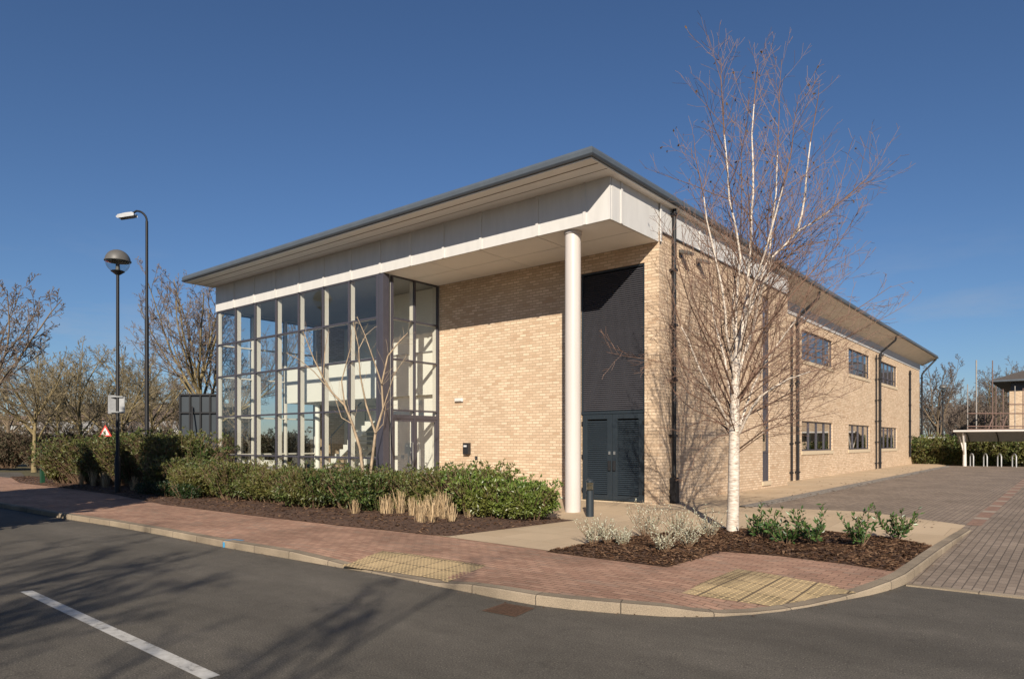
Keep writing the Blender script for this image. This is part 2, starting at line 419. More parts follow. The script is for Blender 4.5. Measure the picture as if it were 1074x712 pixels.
def PZ(x, y):                              # pavement falls to the dropped kerbs
    q = Vector((x, y)); best = 1e9; zt = 0
    for i in range(len(KBACK) - 1):
        a, b = KBACK[i], KBACK[i + 1]; ab = b - a
        t = max(0, min(1, (q - a).dot(ab) / ab.length_squared)); d = (q - a - ab * t).length
        if d < best: best = d; zt = KTOP[i] + (KTOP[i + 1] - KTOP[i]) * t
    zt = min(zt, .01)
    return zt - .003 + (0 - zt) * min(1, best / 1.0)
big = 900
struct(MB().face([(-big, -big, -.13), (big, -big, -.13), (big, big, -.13), (-big, big, -.13)]).build('ground', 'verge'))
# road: from behind the camera to the kerb and across the car park mouth
rp = [tuple(p[0]) for p in KP[:27]]
rp = rp + [tuple(at(x_, y_, ROAD).xy) for x_, y_ in ((951, 611.5), (1074, 625.8), (1500, 672))]
rp += [(20, -30), (-90, -30), (-90, rp[0][1] - 3)]
struct(sheet('road', rp, ROAD, 'asphalt'))
kb = MB(); n = len(KP)
for i in range(n):
    p, h, z = KP[i]; o1 = offs(i, .02); o2 = offs(i, .15); zt = z + h
    kb.v += [(p.x, p.y, z - .05), (p.x, p.y, zt - .018), (o1.x, o1.y, zt), (o2.x, o2.y, zt), (o2.x, o2.y, zt - .15)]
for i in range(n - 1):
    for k in range(4): a = i * 5 + k; kb.f.append((a, a + 5, a + 6, a + 1))
kb.f += [(0, 1, 2, 3, 4), tuple((n - 1) * 5 + k for k in (4, 3, 2, 1, 0))]
ko = kb.build('kerb', 'kerb_stone'); struct(ko)
uvl = ko.data.uv_layers[0]; L = [0]
for i in range(1, n): L.append(L[-1] + (KP[i][0] - KP[i - 1][0]).length)
prof = [-.15, -.03, 0, .13, .28]
for p in ko.data.polygons:
    for li in p.loop_indices:
        vi = ko.data.loops[li].vertex_index; uvl.data[li].uv = (L[vi // 5], prof[vi % 5])
pv = [tuple(p) for p in KBACK[:28]]
pend = at(960, 585)
pv += [tuple(KBACK[28]), (pend.x - .1, 10.2), (-30, 10.2)]
pv += [(at(-420, 485, 0).x, 9.0)]
struct(sheet('pavement', pv, PZ, 'red_paver', grid=.45))
def tact(pts, kr):
    poly = [tuple(at(x_, y_).xy) for x_, y_ in pts] + [tuple(KBACK[i]) for i in kr]
    o = struct(sheet('tactile_paving', poly, PZ, 'tactile_slab', dz=.004, grid=.3))
    mb = MB(); st_ = .0667
    xs = [p[0] for p in poly]; ys = [p[1] for p in poly]
    for i in range(int(min(xs) / st_) - 1, int(max(xs) / st_) + 1):
        for j in range(int(min(ys) / st_) - 1, int(max(ys) / st_) + 1):
            x, y = (i + .5) * st_, (j + .5) * st_; ins = False
            for k in range(len(poly)):
                a, b = poly[k], poly[k - 1]
                if (a[1] > y) != (b[1] > y) and x < (b[0] - a[0]) * (y - a[1]) / (b[1] - a[1]) + a[0]: ins = not ins
            if not ins: continue
            z = PZ(x, y) + .004; n0 = len(mb.v)
            for r_, h_ in ((.017, 0), (.011, .007)):
                for q in range(7): mb.v.append((x + r_ * math.cos(q * .8976), y + r_ * math.sin(q * .8976), z + h_))
            mb.f += [(n0 + q, n0 + (q + 1) % 7, n0 + 7 + (q + 1) % 7, n0 + 7 + q) for q in range(7)] + [tuple(n0 + 7 + q for q in range(7))]
    struct(mb.build('blisters', 'tactile_slab', o), 'stuff')
    return o
tact([(467, 606.5), (510, 592), (431.7, 580), (401, 577), (357, 589.5)], [11, 12])
tact([(899, 617.5), (868, 609.5), (773, 596.4), (715, 619.4)], [22, 23, 24])
struct(sheet('white_road_marking', [tuple(at(x_, y_, ROAD).xy) for x_, y_ in ((21, 620.5), (34, 619.2), (231, 708), (214, 713))], ROAD, 'road_paint', dz=.004))
# beige path round the building
PATHCUT = (12.3, 15.0)
bpoly = [tuple(at(x_, y_).xy) for x_, y_ in ((465, 562.5), (576, 577.5), (700, 592), (760, 577), (930, 590), (962, 582), (1013, 551), (906, 536.5), (776, 531), (994, 488.4))]
bpoly += [(-8.4, 55), (-9.5, 55), (-9.5, 15.4), (-15.5, 15.4), (-15.5, 9.5)]
struct(sheet('path', bpoly, G, 'beige_flag', cuts=PATHCUT, dz=.004))
cp = [tuple(at(x_, y_, GP).xy) for x_, y_ in ((776, 531.5), (906, 537.5), (1003, 551.5), (1003, 560), (975, 584), (951, 611.5), (1074, 625.8), (1500, 672))]
cp += [(40, 28), (50, 60), tuple(at(994, 488.2, GP).xy)]
struct(sheet('car_park', cp, GP, 'grey_paver', cuts=(9.5, 15.2), dz=.002))
def strip(name, pts, w_, h, zf, mat, dz=0):
    mb = MB(); q = [Vector(p[:2]) for p in pts]
    for i, p in enumerate(q):
        d = (q[min(i + 1, len(q) - 1)] - q[max(i - 1, 0)]).normalized(); s_ = Vector((-d.y, d.x)) * w_ / 2
        z = zf(p.x, p.y) + dz
        mb.v += [(p.x - s_.x, p.y - s_.y, z - .1), (p.x - s_.x, p.y - s_.y, z + h), (p.x + s_.x, p.y + s_.y, z + h), (p.x + s_.x, p.y + s_.y, z - .1)]
    for i in range(len(q) - 1):
        for k in range(3): a = i * 4 + k; mb.f.append((a, a + 4, a + 5, a + 1))
    return struct(mb.build(name, mat))
def subd(a, b, n_): return [a.lerp(b, i / n_) for i in range(n_ + 1)]
pm('grey_kerb', (.20, .175, .15), .85, .2, 4, bmp=.2)
strip('path_kerb', subd(at(778, 532), at(994, 488.8), 12), .16, .03, G, 'grey_kerb')
strip('paving_edge', subd(at(951, 613, GP), at(1074, 626.5, GP), 2) + [at(1500, 673, GP)], .12, .012, GP, 'kerb_stone')
pm('red_block', (.25, .15, .105), .85, .3, 6); pm('pink_block', (.33, .27, .21), .85, .1, 6)
a_, b_ = at(1021, 551, GP), at(1074, 505, GP); dirv = (b_ - a_).normalized()
nb = 64
mbs = [MB(), MB()]
for i in range(nb):
    c0 = a_ + dirv * (i * .42); c1 = a_ + dirv * (i * .42 + .4); s_ = Vector((-dirv.y, dirv.x, 0)) * .12
    q = [c0 - s_, c1 - s_, c1 + s_, c0 + s_]
    mbs[1 if i % 4 == 3 else 0].face([(p.x, p.y, GP(p.x, p.y) + .006) for p in q])
struct(mbs[0].build('bay_marking', 'red_block')); struct(mbs[1].build('bay_marking', 'pink_block'))
# far ground on the left: verge road and strip
struct(MB().face([tuple(at(x_, y_, -.12)) for x_, y_ in ((-700, 505), (30, 503), (22, 495), (-700, 494))]).build('side_road', 'asphalt'))
# gully, paint mark, covers
gp_ = [at(x_, y_, ROAD) for x_, y_ in ((505, 640.5), (529, 632.5), (561, 637.8), (540.5, 647))]
gt = thing('drain_grate', 'rusty brown square drain grate in the road against the kerb', 'drain', gp_[0])
gb = MB()
ctr = sum(gp_, Vector()) / 4
gb.face([(p.x, p.y, -.094) for p in gp_]); gb.build('frame', 'rust', gt)
gb = MB()
for i in range(7):
    t0 = (i + .25) / 7; t1 = (i + .75) / 7
    A, B = gp_[0].lerp(gp_[3], t0), gp_[1].lerp(gp_[2], t0); C2, D2 = gp_[1].lerp(gp_[2], t1), gp_[0].lerp(gp_[3], t1)
    q = [ctr.lerp(v, .88) for v in (A, B, C2, D2)]
    gb.face([(p.x, p.y, -.088) for p in q])
gb.build('bars', 'rust', gt)
i0 = 7
pk = KP[i0][0]; dk = (KP[i0 + 1][0] - KP[i0][0]).normalized(); nk = Vector((-dk.y, dk.x))
q = [pk - dk * .03 - nk * .004, pk + dk * .03 - nk * .004]
mb = MB().face([(q[0].x, q[0].y, -.1), (q[1].x, q[1].y, -.1), (q[1].x, q[1].y, -.015), (q[0].x, q[0].y, -.015)])
q2 = [pk - dk * .03 + nk * .02, pk + dk * .03 + nk * .02, pk + dk * .03 + nk * .15, pk + dk * .25 + nk * .17, pk + dk * .25 + nk * .22, pk - dk * .03 + nk * .20]
mb.face([(v.x, v.y, .0125) for v in q2]); struct(mb.build('paint_mark', 'blue_paint'))

rl = random.Random(9); mb = MB()
def litter(a, b, n_, w_, zf, s0=.012, s1=.035):
    for _ in range(n_):
        p = a.lerp(b, rl.random()); d_ = (b - a).normalized(); off_ = rl.gauss(0, w_); x, y = p.x - d_.y * off_, p.y + d_.x * off_
        an = rl.uniform(0, 6.28); l_ = rl.uniform(s0, s1); z = zf(x, y) + .012
        u_ = Vector((math.cos(an), math.sin(an), rl.uniform(-.2, .2))) * l_; v_ = Vector((-math.sin(an), math.cos(an), rl.uniform(-.3, .3))) * l_ * .5; c_ = Vector((x, y, z))
        mb.face([c_ - u_, c_ - v_, c_ + u_, c_ + v_])
litter(at(780, 533), at(985, 490.5), 420, .22, G, .02, .06)
litter(at(850, 537.5), at(1010, 552), 60, .5, G, .015, .04)
litter(at(800, 522), at(960, 489), 70, .4, G, .02, .06)
for i in range(len(KP) - 1):
    a, b = KP[i][0], KP[i + 1][0]; d_ = (b - a).normalized(); sh = Vector((d_.y, -d_.x)) * .05
    litter((a + sh).to_3d(), (b + sh).to_3d(), int((b - a).length * 22), .05, lambda x, y: max(ROAD(x, y), GP(x, y)) if y > 9 and x > -3 else ROAD(x, y), .006, .018)
lo = struct(mb.build('leaf_litter', 'bark_chip'), 'stuff'); lo['label'] = 'dead leaves and grit along the kerbs and paving edges'; lo['category'] = 'litter'
# planting beds
def bed(name, pts, chips, seed, mound=.05):
    rnd = random.Random(seed)
    poly = [at(x_, y_).xy for x_, y_ in pts] if len(pts[0]) == 2 else [Vector(p[:2]) for p in pts]
    def edge(x, y):
        q = Vector((x, y)); b = 1e9
        for i in range(len(poly)):
            a, c_ = poly[i], poly[(i + 1) % len(poly)]; ab = c_ - a
            t = max(0, min(1, (q - a).dot(ab) / ab.length_squared)); b = min(b, (q - a - ab * t).length)
        return b
    def z(x, y):
        e = min(1, edge(x, y) / .35)
        return G(x, y) + .008 + e * mound * (1 + .9 * noise.noise(Vector((x * 2.2, y * 2.2, 3)))) + e * .012 * noise.noise(Vector((x * 9, y * 9, 1)))
    o = struct(sheet(name, [tuple(p) for p in poly], z, 'mulch_ground', grid=.18))
    xs = [p.x for p in poly]; ys = [p.y for p in poly]; mb = MB(); k = 0
    def inside(x, y):
        r_ = False
        for i in range(len(poly)):
            a, b = poly[i], poly[i - 1]
            if (a.y > y) != (b.y > y) and x < (b.x - a.x) * (y - a.y) / (b.y - a.y) + a.x: r_ = not r_
        return r_
    while k < chips:
        x, y = rnd.uniform(min(xs) - .05, max(xs) + .05), rnd.uniform(min(ys) - .05, max(ys) + .05)
        if not inside(x, y): 
            if rnd.random() > .02 or edge(x, y) > .12: continue
        k += 1
        a = rnd.uniform(0, 6.28); l = rnd.uniform(.015, .045); w_ = rnd.uniform(.005, .013); tl = rnd.uniform(-.35, .35)
        zz = z(x, y) + rnd.uniform(.002, .018)
        d = Vector((math.cos(a), math.sin(a), tl)) * l; s_ = Vector((-math.sin(a), math.cos(a), rnd.uniform(-.6, .6))) * w_
        c_ = Vector((x, y, zz)); mb.face([c_ - d - s_, c_ + d - s_, c_ + d + s_, c_ - d + s_])
    ch = mb.build('bark_mulch', 'bark_chip'); ch['kind'] = 'stuff'
    ch['label'] = 'loose dark brown bark chips covering the planting bed'; ch['category'] = 'mulch'
    return z
bedR = bed('planting_bed', [(574, 578.5), (640, 587), (700, 594.5), (730, 586), (757, 578), (820, 583), (880, 590.5), (936, 599.5), (957, 586.5), (977, 573), (930, 564), (870, 558.5), (800, 555), (740, 555.5), (680, 561), (620, 570)], 15000, 3)
lb = [at(x_, y_) for x_, y_ in ((470, 562.5), (450, 560.5), (352, 550.5), (261, 540), (170, 528.7), (120, 518.5), (70, 512), (20, 506), (10, 500))]
lb = [(p.x, p.y) for p in lb] + [(-31, 14), (-24.6, 14.5), (-24.6, 12.6), (-15, 12.6), (-14.5, 11.9), (-8.1, 11.9), (-8.15, 11.2)]
bedL = bed('planting_bed', [(a, b, 0) for a, b in lb], 16000, 4)

# ------------------------------------------------------------------ the office building
X0 = -7.8; X1 = -8.5; XG = -15.2; XL = -24.5; YF = 12.8; YW = 15.0
YS = Yon(826, X0); YE = Yon(964.4, X1); ZS = 6.36; ZF = 7.27; ZB = 6.62
bld = thing('office_building', 'two storey buff brick office with glazed corner hall and flat grey oversailing roof', 'building', (X0, YW, 0))
def wall(name, axis, c_, u0, u1, z0, z1, holes=(), th=.3, side=1, mat='buff_brick', parent=None):
    # wall in plane axis=c_, outer face at c_, thickness going to c_+side*th
    us = sorted({u0, u1} | {h[i] for h in holes for i in (0, 1)}); zs = sorted({z0, z1} | {h[i] for h in holes for i in (2, 3)})
    def solid(i, j):
        if i < 0 or j < 0 or i >= len(us) - 1 or j >= len(zs) - 1: return False
        u = (us[i] + us[i + 1]) / 2; z = (zs[j] + zs[j + 1]) / 2
        return not any(h[0] < u < h[1] and h[2] < z < h[3] for h in holes)
    def P(u, t, z): return (c_ + side * t, u, z) if axis == 'x' else (u, c_ + side * t, z)
    mb = MB()
    for i in range(len(us) - 1):
        for j in range(len(zs) - 1):
            if not solid(i, j): continue
            a, b, c0, d = us[i], us[i + 1], zs[j], zs[j + 1]
            mb.face([P(a, 0, c0), P(b, 0, c0), P(b, 0, d), P(a, 0, d)]); mb.face([P(a, th, c0), P(a, th, d), P(b, th, d), P(b, th, c0)])
            if not solid(i - 1, j): mb.face([P(a, 0, c0), P(a, 0, d), P(a, th, d), P(a, th, c0)])
            if not solid(i + 1, j): mb.face([P(b, 0, c0), P(b, th, c0), P(b, th, d), P(b, 0, d)])
            if not solid(i, j - 1): mb.face([P(a, 0, c0), P(a, th, c0), P(b, th, c0), P(b, 0, c0)])
            if not solid(i, j + 1): mb.face([P(a, 0, d), P(b, 0, d), P(b, th, d), P(a, th, d)])
    return mb.build(name, mat, parent or bld)
LX0, LX1 = Xon(609, YW), Xon(676, YW); LT = 5.93; LM = 2.34
wall('front_wall', 'y', YW, XG + .03, X0, -.1, ZB, [(LX0, LX1, -.1, LT)])
strips_ = (Yon(799.9, X0), Yon(807.3, X0))
zt_ = EYE + (HZ - 307) * (strips_[0] / (ST * (800 - CX) / F + CT)) / F
dS = strips_[0] / (ST * (803 - CX) / F + CT)
def zS(py): return EYE + (HZ - py) * dS / F
wall('side_wall', 'x', X0, YW + .3, YS, -.1, ZB, [(strips_[0], strips_[1], zS(505), zS(309))], side=-1)
wall('step_wall', 'y', YS, X1 - .3, X0 - .3, -.1, ZB, side=-1, th=.3)
WIN = []
for (pa, pb) in ((841, 873.3), (890, 912), (924, 940.6)):
    WIN.append((Yon(pa, X1), Yon(pb, X1)))
WZ = ((1.27 + .0, 2.45), (4.83, 6.02))
ZR = 6.38
holes = [(a, b, z0, z1) for a, b in WIN for z0, z1 in WZ]
wall('side_wall', 'x', X1, YS + .0, YE, -.1, ZR, holes, side=-1)
# end, rear and left walls
wall('rear_wall', 'y', YE, XL, X1 - .3, -.1, ZR, side=-1)
wall('left_wall', 'x', XL, 17.0, YE - .3, -.1, ZB, side=1)

# porch and fascia
def panelrow(nm, fixed, axis, cuts, z0, z1, th, mat='cream_panel', out=1):
    for a, b in zip(cuts, cuts[1:]):
        lo, hi = min(a, b) + .006, max(a, b) - .006
        mb = MB()
        if axis == 'y': mb.box(lo, hi, fixed, fixed + th, z0, z1)
        else: mb.box(fixed - th, fixed, lo, hi, z0, z1)
        mb.build(nm, mat, bld)
jx = [X0, -8.45, -9.75, -11.5, -12.8, -14.05, -15.3] + [-15.3 - 1.32 * i for i in range(1, 7)] + [XL]
panelrow('fascia_panel', YF, 'y', jx, ZS, ZF, .06)
for x in jx[1:-1]: MB().box(x - .035, x + .035, YF - .028, YF - .001, ZS - .002, ZF).build('cover_strip', 'cream_panel', bld)
panelrow('fascia_panel', X0 + .004, 'x', [YF + .06, 14.98], ZS, ZF, .06)
jy = [15.0 + .02, 17.2, 19.5, 21.8, YS]
panelrow('fascia_panel', X0 + .03, 'x', jy, ZB, ZF, .05)
for y in [YF + .45] + jy[:-1]: MB().box(X0 + .006 if y < 15 else X0 + .031, X0 + .03 if y < 15 else X0 + .055, y - .035, y + .035, ZS if y < 15.1 else ZB, ZF).build('cover_strip', 'cream_panel', bld)
MB().box(X0 + .002, X0 + .045, 15.05, YS, ZB - .03, ZB - .002).build('flashing', 'lip_metal', bld)
MB().box(X0 - .32, X0 - .03, YS - .1, YS + .02, ZB + .01, ZF).build('fascia_return', 'cream_panel', bld)
panelrow('fascia_panel', XL + .06, 'x', [YF + .07, 17.0], ZS, ZF, .06)
# porch soffit boards with dark joints
sx = [XG + .0, -13.4, -11.6, -9.8, X0 - .01]; sy = [YF + .05, 13.9, YW - .01]
k = 0
for a, b in zip(sx, sx[1:]):
    for c0, d in zip(sy, sy[1:]):
        MB().box(a + .011, b - .011, c0 + .011, d - .011, ZS + .004, ZS + .03).build('porch_soffit', 'soffit_board', bld)
MB().box(XG, X0 - .07, YF + .07, YW - .01, ZS + .035, ZS + .08).build('soffit_backing', 'lip_metal', bld)
# roof
RX0, RX1, RY0, RY1 = XL - .25, X0 + .22, 11.74, YE + .9
SL = -.0022
def rz(y): return (y - RY0) * SL
def rbox(mb, x0, x1, y0, y1, z0, z1):
    n = len(mb.v); mb.box(x0, x1, y0, y1, z0, z1)
    for i in range(n, n + 8): v = mb.v[i]; mb.v[i] = (v[0], v[1], v[2] + rz(v[1]))
    return mb
rbox(MB(), RX0 + .1, RX1 - .1, RY0 + .1, RY1 - .1, ZF + .06, ZF + .22).build('roof', 'roof_metal', bld)
mb = MB()
def ringprof(prof, name, mat):      # profile (outset, z) swept round the roof
    mb = MB(); cs = [(RX0, RY0, -1, -1), (RX1, RY0, 1, -1), (RX1, RY1, 1, 1), (RX0, RY1, -1, 1)]
    k = len(prof)
    for x, y, sx_, sy_ in cs:
        for o_, z in prof: mb.v.append((x + sx_ * o_, y + sy_ * o_, z + rz(y)))
    for c_ in range(4):
        for i in range(k):
            j = (i + 1) % k; a = c_ * k; b = ((c_ + 1) % 4) * k
            mb.f.append((a + i, b + i, b + j, a + j))
    return mb.build(name, mat, bld)
ringprof([(-.02, ZF + .03), (.035, ZF + .035), (.05, ZF + .07), (.05, ZF + .085), (-.02, ZF + .085)], 'roof_lip', 'lip_metal')
ringprof([(-.1, ZF + .087), (.03, ZF + .087), (.04, ZF + .17), (.0, ZF + .235), (-.12, ZF + .25)], 'roof_edge', 'roof_metal')
mb = MB(); rbox(mb, RX0 + .02, RX1 - .02, RY0 + .02, YF + .04, ZF + .005, ZF + .028)
mb.build('eaves_soffit', 'soffit_board', bld)
mb = MB(); rbox(mb, RX0 + .05, RX1 - .05, RY0 + .30, RY0 + .32, ZF - .004, ZF + .004); rbox(mb, RX0 + .05, RX1 - .05, RY0 + .66, RY0 + .67, ZF - .002, ZF + .004)
mb.build('soffit_joint', 'joint_brown', bld)
rbox(MB(), X0 - .1, RX1 - .02, YF + .04, YS, ZF + .005, ZF + .028).build('eaves_soffit', 'soffit_board', bld)
# sloped soffit and panel band over the set back side wall
mb = MB()
for y0, y1 in ((YS, YE + .88),):
    mb.v += [(RX1 - .02, y0, ZF + .03 + rz(y0)), (RX1 - .02, y1, ZF + .03 + rz(y1)), (X1 + .02, y1, 6.87 + rz(y1)), (X1 + .02, y0, 6.87 + rz(y0)),
             (RX1 - .02, y0, ZF + .05 + rz(y0)), (RX1 - .02, y1, ZF + .05 + rz(y1)), (X1 + .02, y1, 6.90 + rz(y1)), (X1 + .02, y0, 6.90 + rz(y0))]
    mb.f += [(0, 3, 2, 1), (4, 5, 6, 7), (0, 1, 5, 4), (2, 3, 7, 6), (1, 2, 6, 5), (0, 4, 7, 3)]
pm('side_soffit', (.72, .66, .57), .7, .06, 2)
mb.build('eaves_soffit', 'side_soffit', bld)
jy2 = [YS + .02 + i * (YE - YS) / 14 for i in range(14)] + [YE]
pm('grey_panel', (.45, .44, .43), .5, .04, 2)
panelrow('fascia_panel', X1 + .03, 'x', jy2, ZR + .01, 6.86, .06, 'grey_panel')
MB().box(X1 - .28, X1 - .04, YS, YE, ZR + .01, 7.2).build('wall_head', 'lip_metal', bld)
MB().prism([(X1 + .03, 6.86 + rz(YE)), (RX1 - .05, ZF + rz(YE)), (RX1 - .05, ZF + .05 + rz(YE)), (X1 - .3, ZF + .05 + rz(YE)), (X1 - .3, 6.4), (X1 + .03, 6.4)], YE + .01, YE + .05, 'y').build('gable_panel', 'grey_panel', bld)
# column
cxy = (-8.95, 13.08)
co = MB().lathe(*cxy, [(.19, .0), (.19, .02), (.18, .03), (.18, ZS - .07), (.205, ZS - .06), (.205, ZS + .003)], 40).build('column', 'column_paint', bld, smooth='auto')
# louvre screen and doors
mb = MB()
mb.box(LX0 + .002, LX0 + .05, YW + .03, YW + .13, LM + .05, LT - .05).box(LX1 - .05, LX1 - .002, YW + .03, YW + .13, LM + .05, LT - .05)
mb.box(LX0 + .002, LX1 - .002, YW + .03, YW + .13, LT - .05, LT - .002).box(LX0 + .002, LX1 - .002, YW + .02, YW + .13, LM - .02, LM + .05)
lv = mb.build('louvre_screen', 'door_paint', bld)
mb = MB(); z = LM + .07
while z < LT - .08:
    mb.prism([(YW + .04, z), (YW + .05, z - .004), (YW + .09, z + .046), (YW + .08, z + .05)], LX0 + .05, LX1 - .05, 'x'); z += .05
mb.build('slats', 'dark_louvre', lv)
MB().box(LX0 + .002, LX1 - .002, YW + .2, YW + .22, .0, LT).build('louvre_backing', 'dark_plastic', bld)
MB().box(LX0, LX1, YW - .02, YW + .3, .0, .14).build('threshold', 'sill_stone', bld)
mid = (LX0 + LX1) / 2
for sgn, a, b in ((-1, LX0 + .04, mid - .006), (1, mid + .006, LX1 - .04)):
    mb = MB(); z0, z1 = .16, LM - .03
    mb.box(a, a + .14, YW + .03, YW + .08, z0, z1).box(b - .14, b, YW + .03, YW + .08, z0, z1)
    mb.box(a + .14, b - .14, YW + .03, YW + .08, z0, z0 + .13).box(a + .14, b - .14, YW + .03, YW + .08, z1 - .12, z1)
    dr = mb.build('louvre_door', 'door_paint', bld, bev=.003)
    mb = MB(); z = z0 + .15
    while z < z1 - .16:
        mb.prism([(YW + .04, z), (YW + .048, z - .003), (YW + .075, z + .036), (YW + .067, z + .04)], a + .14, b - .14, 'x'); z += .05
    mb.build('slats', 'door_paint', dr)
    hx = mid + sgn * .07
    MB().box(hx - .02, hx + .02, YW + .0, YW + .03, 1.30, 1.38).build('lock', 'steel', dr)
    MB().box(hx - .035, hx + .035, YW - .01, YW + .03, .90, 1.15).build('handle', 'dark_plastic', dr, bev=.004)
    for hz_ in (.35, 1.2, 2.05):
        e = a if sgn < 0 else b
        MB().box(e - .015, e + .015, YW - .0, YW + .03, hz_, hz_ + .09).build('hinge', 'dark_plastic', dr)

# glazed hall
TZ = [.13, 1.16, 2.53, 3.98, 5.14, 6.345]
def glazed(nm, axis, fixed, us, inward, door=None):
    def P(u0, u1, d0, d1, z0, z1):      # d measured inwards from outer face
        a, b = fixed + inward * d0, fixed + inward * d1
        a, b = min(a, b), max(a, b)
        return (u0, u1, a, b, z0, z1) if axis == 'y' else (a, b, u0, u1, z0, z1)
    gw = None
    mb = MB(); mb.box(*P(min(us), max(us), 0, .10, -.05, .13)); gw = mb.build(nm, 'frame_metal', bld)
    for u in us:
        MB().box(*P(u - .03, u + .03, -.012, .05, .13, 6.35)).build('mullion', 'frame_metal', gw)
        if door and abs(u - door[2]) < .01: zb = 2.35
        else: zb = .13
        MB().box(*P(u - .03, u + .03, .062, .20, zb, 6.35)).build('mullion_fin', 'fin_cream', gw)
    for i, (a, b) in enumerate(zip(us, us[1:])):
        a, b = min(a, b), max(a, b)
        for j, z in enumerate(TZ[1:-1]):
            if door and z < 2: continue
            MB().box(*P(a + .03, b - .03, -.008, .045, z - .025, z + .025)).build('transom', 'frame_metal', gw)
            MB().box(*P(a + .036, b - .036, .062, .13, z - .025, z + .025)).build('transom_lining', 'fin_cream', gw)
        MB().box(*P(a + .03, b - .03, -.008, .045, TZ[-1] - .03, TZ[-1] + .01)).build('transom', 'frame_metal', gw)
        for z0, z1 in zip(TZ, TZ[1:]):
            if door and z1 < 2.6: continue
            MB().face([Vector(((x0_, y0_, z_))) for (x0_, y0_, z_) in ([(a + .03, fixed + inward * .02, z0 + .02), (b - .03, fixed + inward * .02, z0 + .02), (b - .03, fixed + inward * .02, z1 - .02), (a + .03, fixed + inward * .02, z1 - .02)] if axis == 'y' else
                 [(fixed + inward * .02, a + .03, z0 + .02), (fixed + inward * .02, b - .03, z0 + .02), (fixed + inward * .02, b - .03, z1 - .02), (fixed + inward * .02, a + .03, z1 - .02)])]).build('glass_pane', 'clear_glass', gw)
    return gw
us = [XL + .04 + (XG - .27 - XL - .04) * i / 7 for i in range(8)]
gw = glazed('glazed_front', 'y', YF + .03, us, 1)
MB().box(XG - .24, XG + .02, YF, YF + .10, -.05, 6.35).box(XG - .08, XG + .02, YF + .10, YF + .22, -.05, 6.35).build('corner_post', 'frame_metal', bld, bev=.006)
MB().box(XG - .17, XG - .155, YF - .006, YF + .001, .1, 6.34).build('post_joint', 'lip_metal', bld)
g2 = glazed('glazed_return', 'x', XG, [YF + .36, YF + 1.22, YW - .04], -1, door=(0, 0, YF + 1.22))
# entrance doors in the return
ys = [YF + .36, YF + 1.22, YW - .04]
MB().box(XG - .1, XG + .006, ys[0], ys[2], 2.29, 2.40).build('door_head', 'frame_metal', g2)
for i in range(2):
    a, b = ys[i] + .03, ys[i + 1] - .03
    mb = MB(); mb.box(XG - .06, XG - .01, a, a + .07, .14, 2.29).box(XG - .06, XG - .01, b - .07, b, .14, 2.29).box(XG - .06, XG - .01, a + .07, b - .07, .14, .26).box(XG - .06, XG - .01, a + .07, b - .07, 2.21, 2.29)
    dr = mb.build('entrance_door', 'frame_metal', g2)
    MB().face([(XG - .035, a + .07, .26), (XG - .035, b - .07, .26), (XG - .035, b - .07, 2.21), (XG - .035, a + .07, 2.21)]).build('glass', 'clear_glass', dr)
    hy = b - .10 if i == 0 else a + .10
    MB().tube([(XG - .01, hy, .8), (XG + .06, hy, .8), (XG + .06, hy, 1.6), (XG - .01, hy, 1.6)], .014, 8).build('handle', 'steel', dr)
g3 = glazed('glazed_side', 'x', XL + .0, [YF + .1, YF + 1.4, YF + 2.8, 17.0], 1)
# the hall inside
MB().box(XL + .05, XG - .12, YF + .13, 24, -.02, .12).build('hall_floor', 'interior_floor', bld)
MB().box(XG - .11, X0 - .35, YW + .31, 24, -.02, .12).build('hall_floor', 'interior_floor', bld)
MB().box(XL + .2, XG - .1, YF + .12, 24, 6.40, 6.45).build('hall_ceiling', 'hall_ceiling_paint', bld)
XU = Xon(298.5, YW)
MB().box(XU, XG - .1, YW, YW + .12, 3.08, 4.38).build('gallery_upstand', 'interior_white', bld)
MB().box(XU - .02, XG - .1, YW - .04, YW + .16, 4.385, 4.42).build('gallery_rail', 'steel', bld)
MB().box(XU, XG - .1, YW + .12, 24, 3.08, 3.4).build('gallery_floor', 'interior_white', bld)
MB().box(XU, XU + .12, YW + .12, 18.2, 3.41, 4.38).build('gallery_upstand', 'interior_white', bld)
MB().box(XL + .3, X0 - .4, 18.3, 18.4, .12, 3.07).build('back_wall', 'interior_white', bld)
MB().box(XL + .3, X0 - .4, 18.3, 18.4, 3.41, 6.39).build('back_wall', 'interior_white', bld)
MB().box(XG + .05, XG + .15, YW + .31, 18.2, .12, 6.39).build('partition', 'interior_white', bld)
pm('dim_panel', (.10, .11, .11), .5, .1, 2)
for x in (-22.6, -19.4, -17.0):
    dr = MB().box(x, x + .95, 18.2, 18.28, .13, 2.2).build('inner_door', 'dim_panel', bld)
# inner low ceiling beams, downlights omitted; a stair climbing to the gallery
st = MB(); nst = 17; sx0, sx1 = -23.2, -18.9; sy0 = YW + 1.2
for i in range(nst):
    x = sx0 + (sx1 - sx0) * i / nst; z = .12 + 2.96 * (i + 1) / nst
    st.box(x, x + .29, sy0, sy0 + 1.1, z - .05, z)
MB().box(-17.7, XG - .12, YW + .17, YW + .27, 3.41, 6.39).build('hall_screen', 'interior_white', bld)
MB().box(-17.7, XG - .12, YW + .17, YW + .27, .12, 3.07).build('hall_screen', 'interior_white', bld)
stair = st.build('staircase', 'interior_white', bld)
mb = MB()
for y in (sy0 - .05, sy0 + 1.1):
    pts = []
    for i in range(nst):
        x = sx0 + (sx1 - sx0) * i / nst; z = .12 + 2.96 * (i + 1) / nst; pts += [(x, z + .01), (x + (sx1 - sx0) / nst, z + .01)]
    pts += [(sx1, 2.8), (sx0 + .15, .12), (sx0, .12)]
    mb.prism(pts, y, y + .04, 'y')
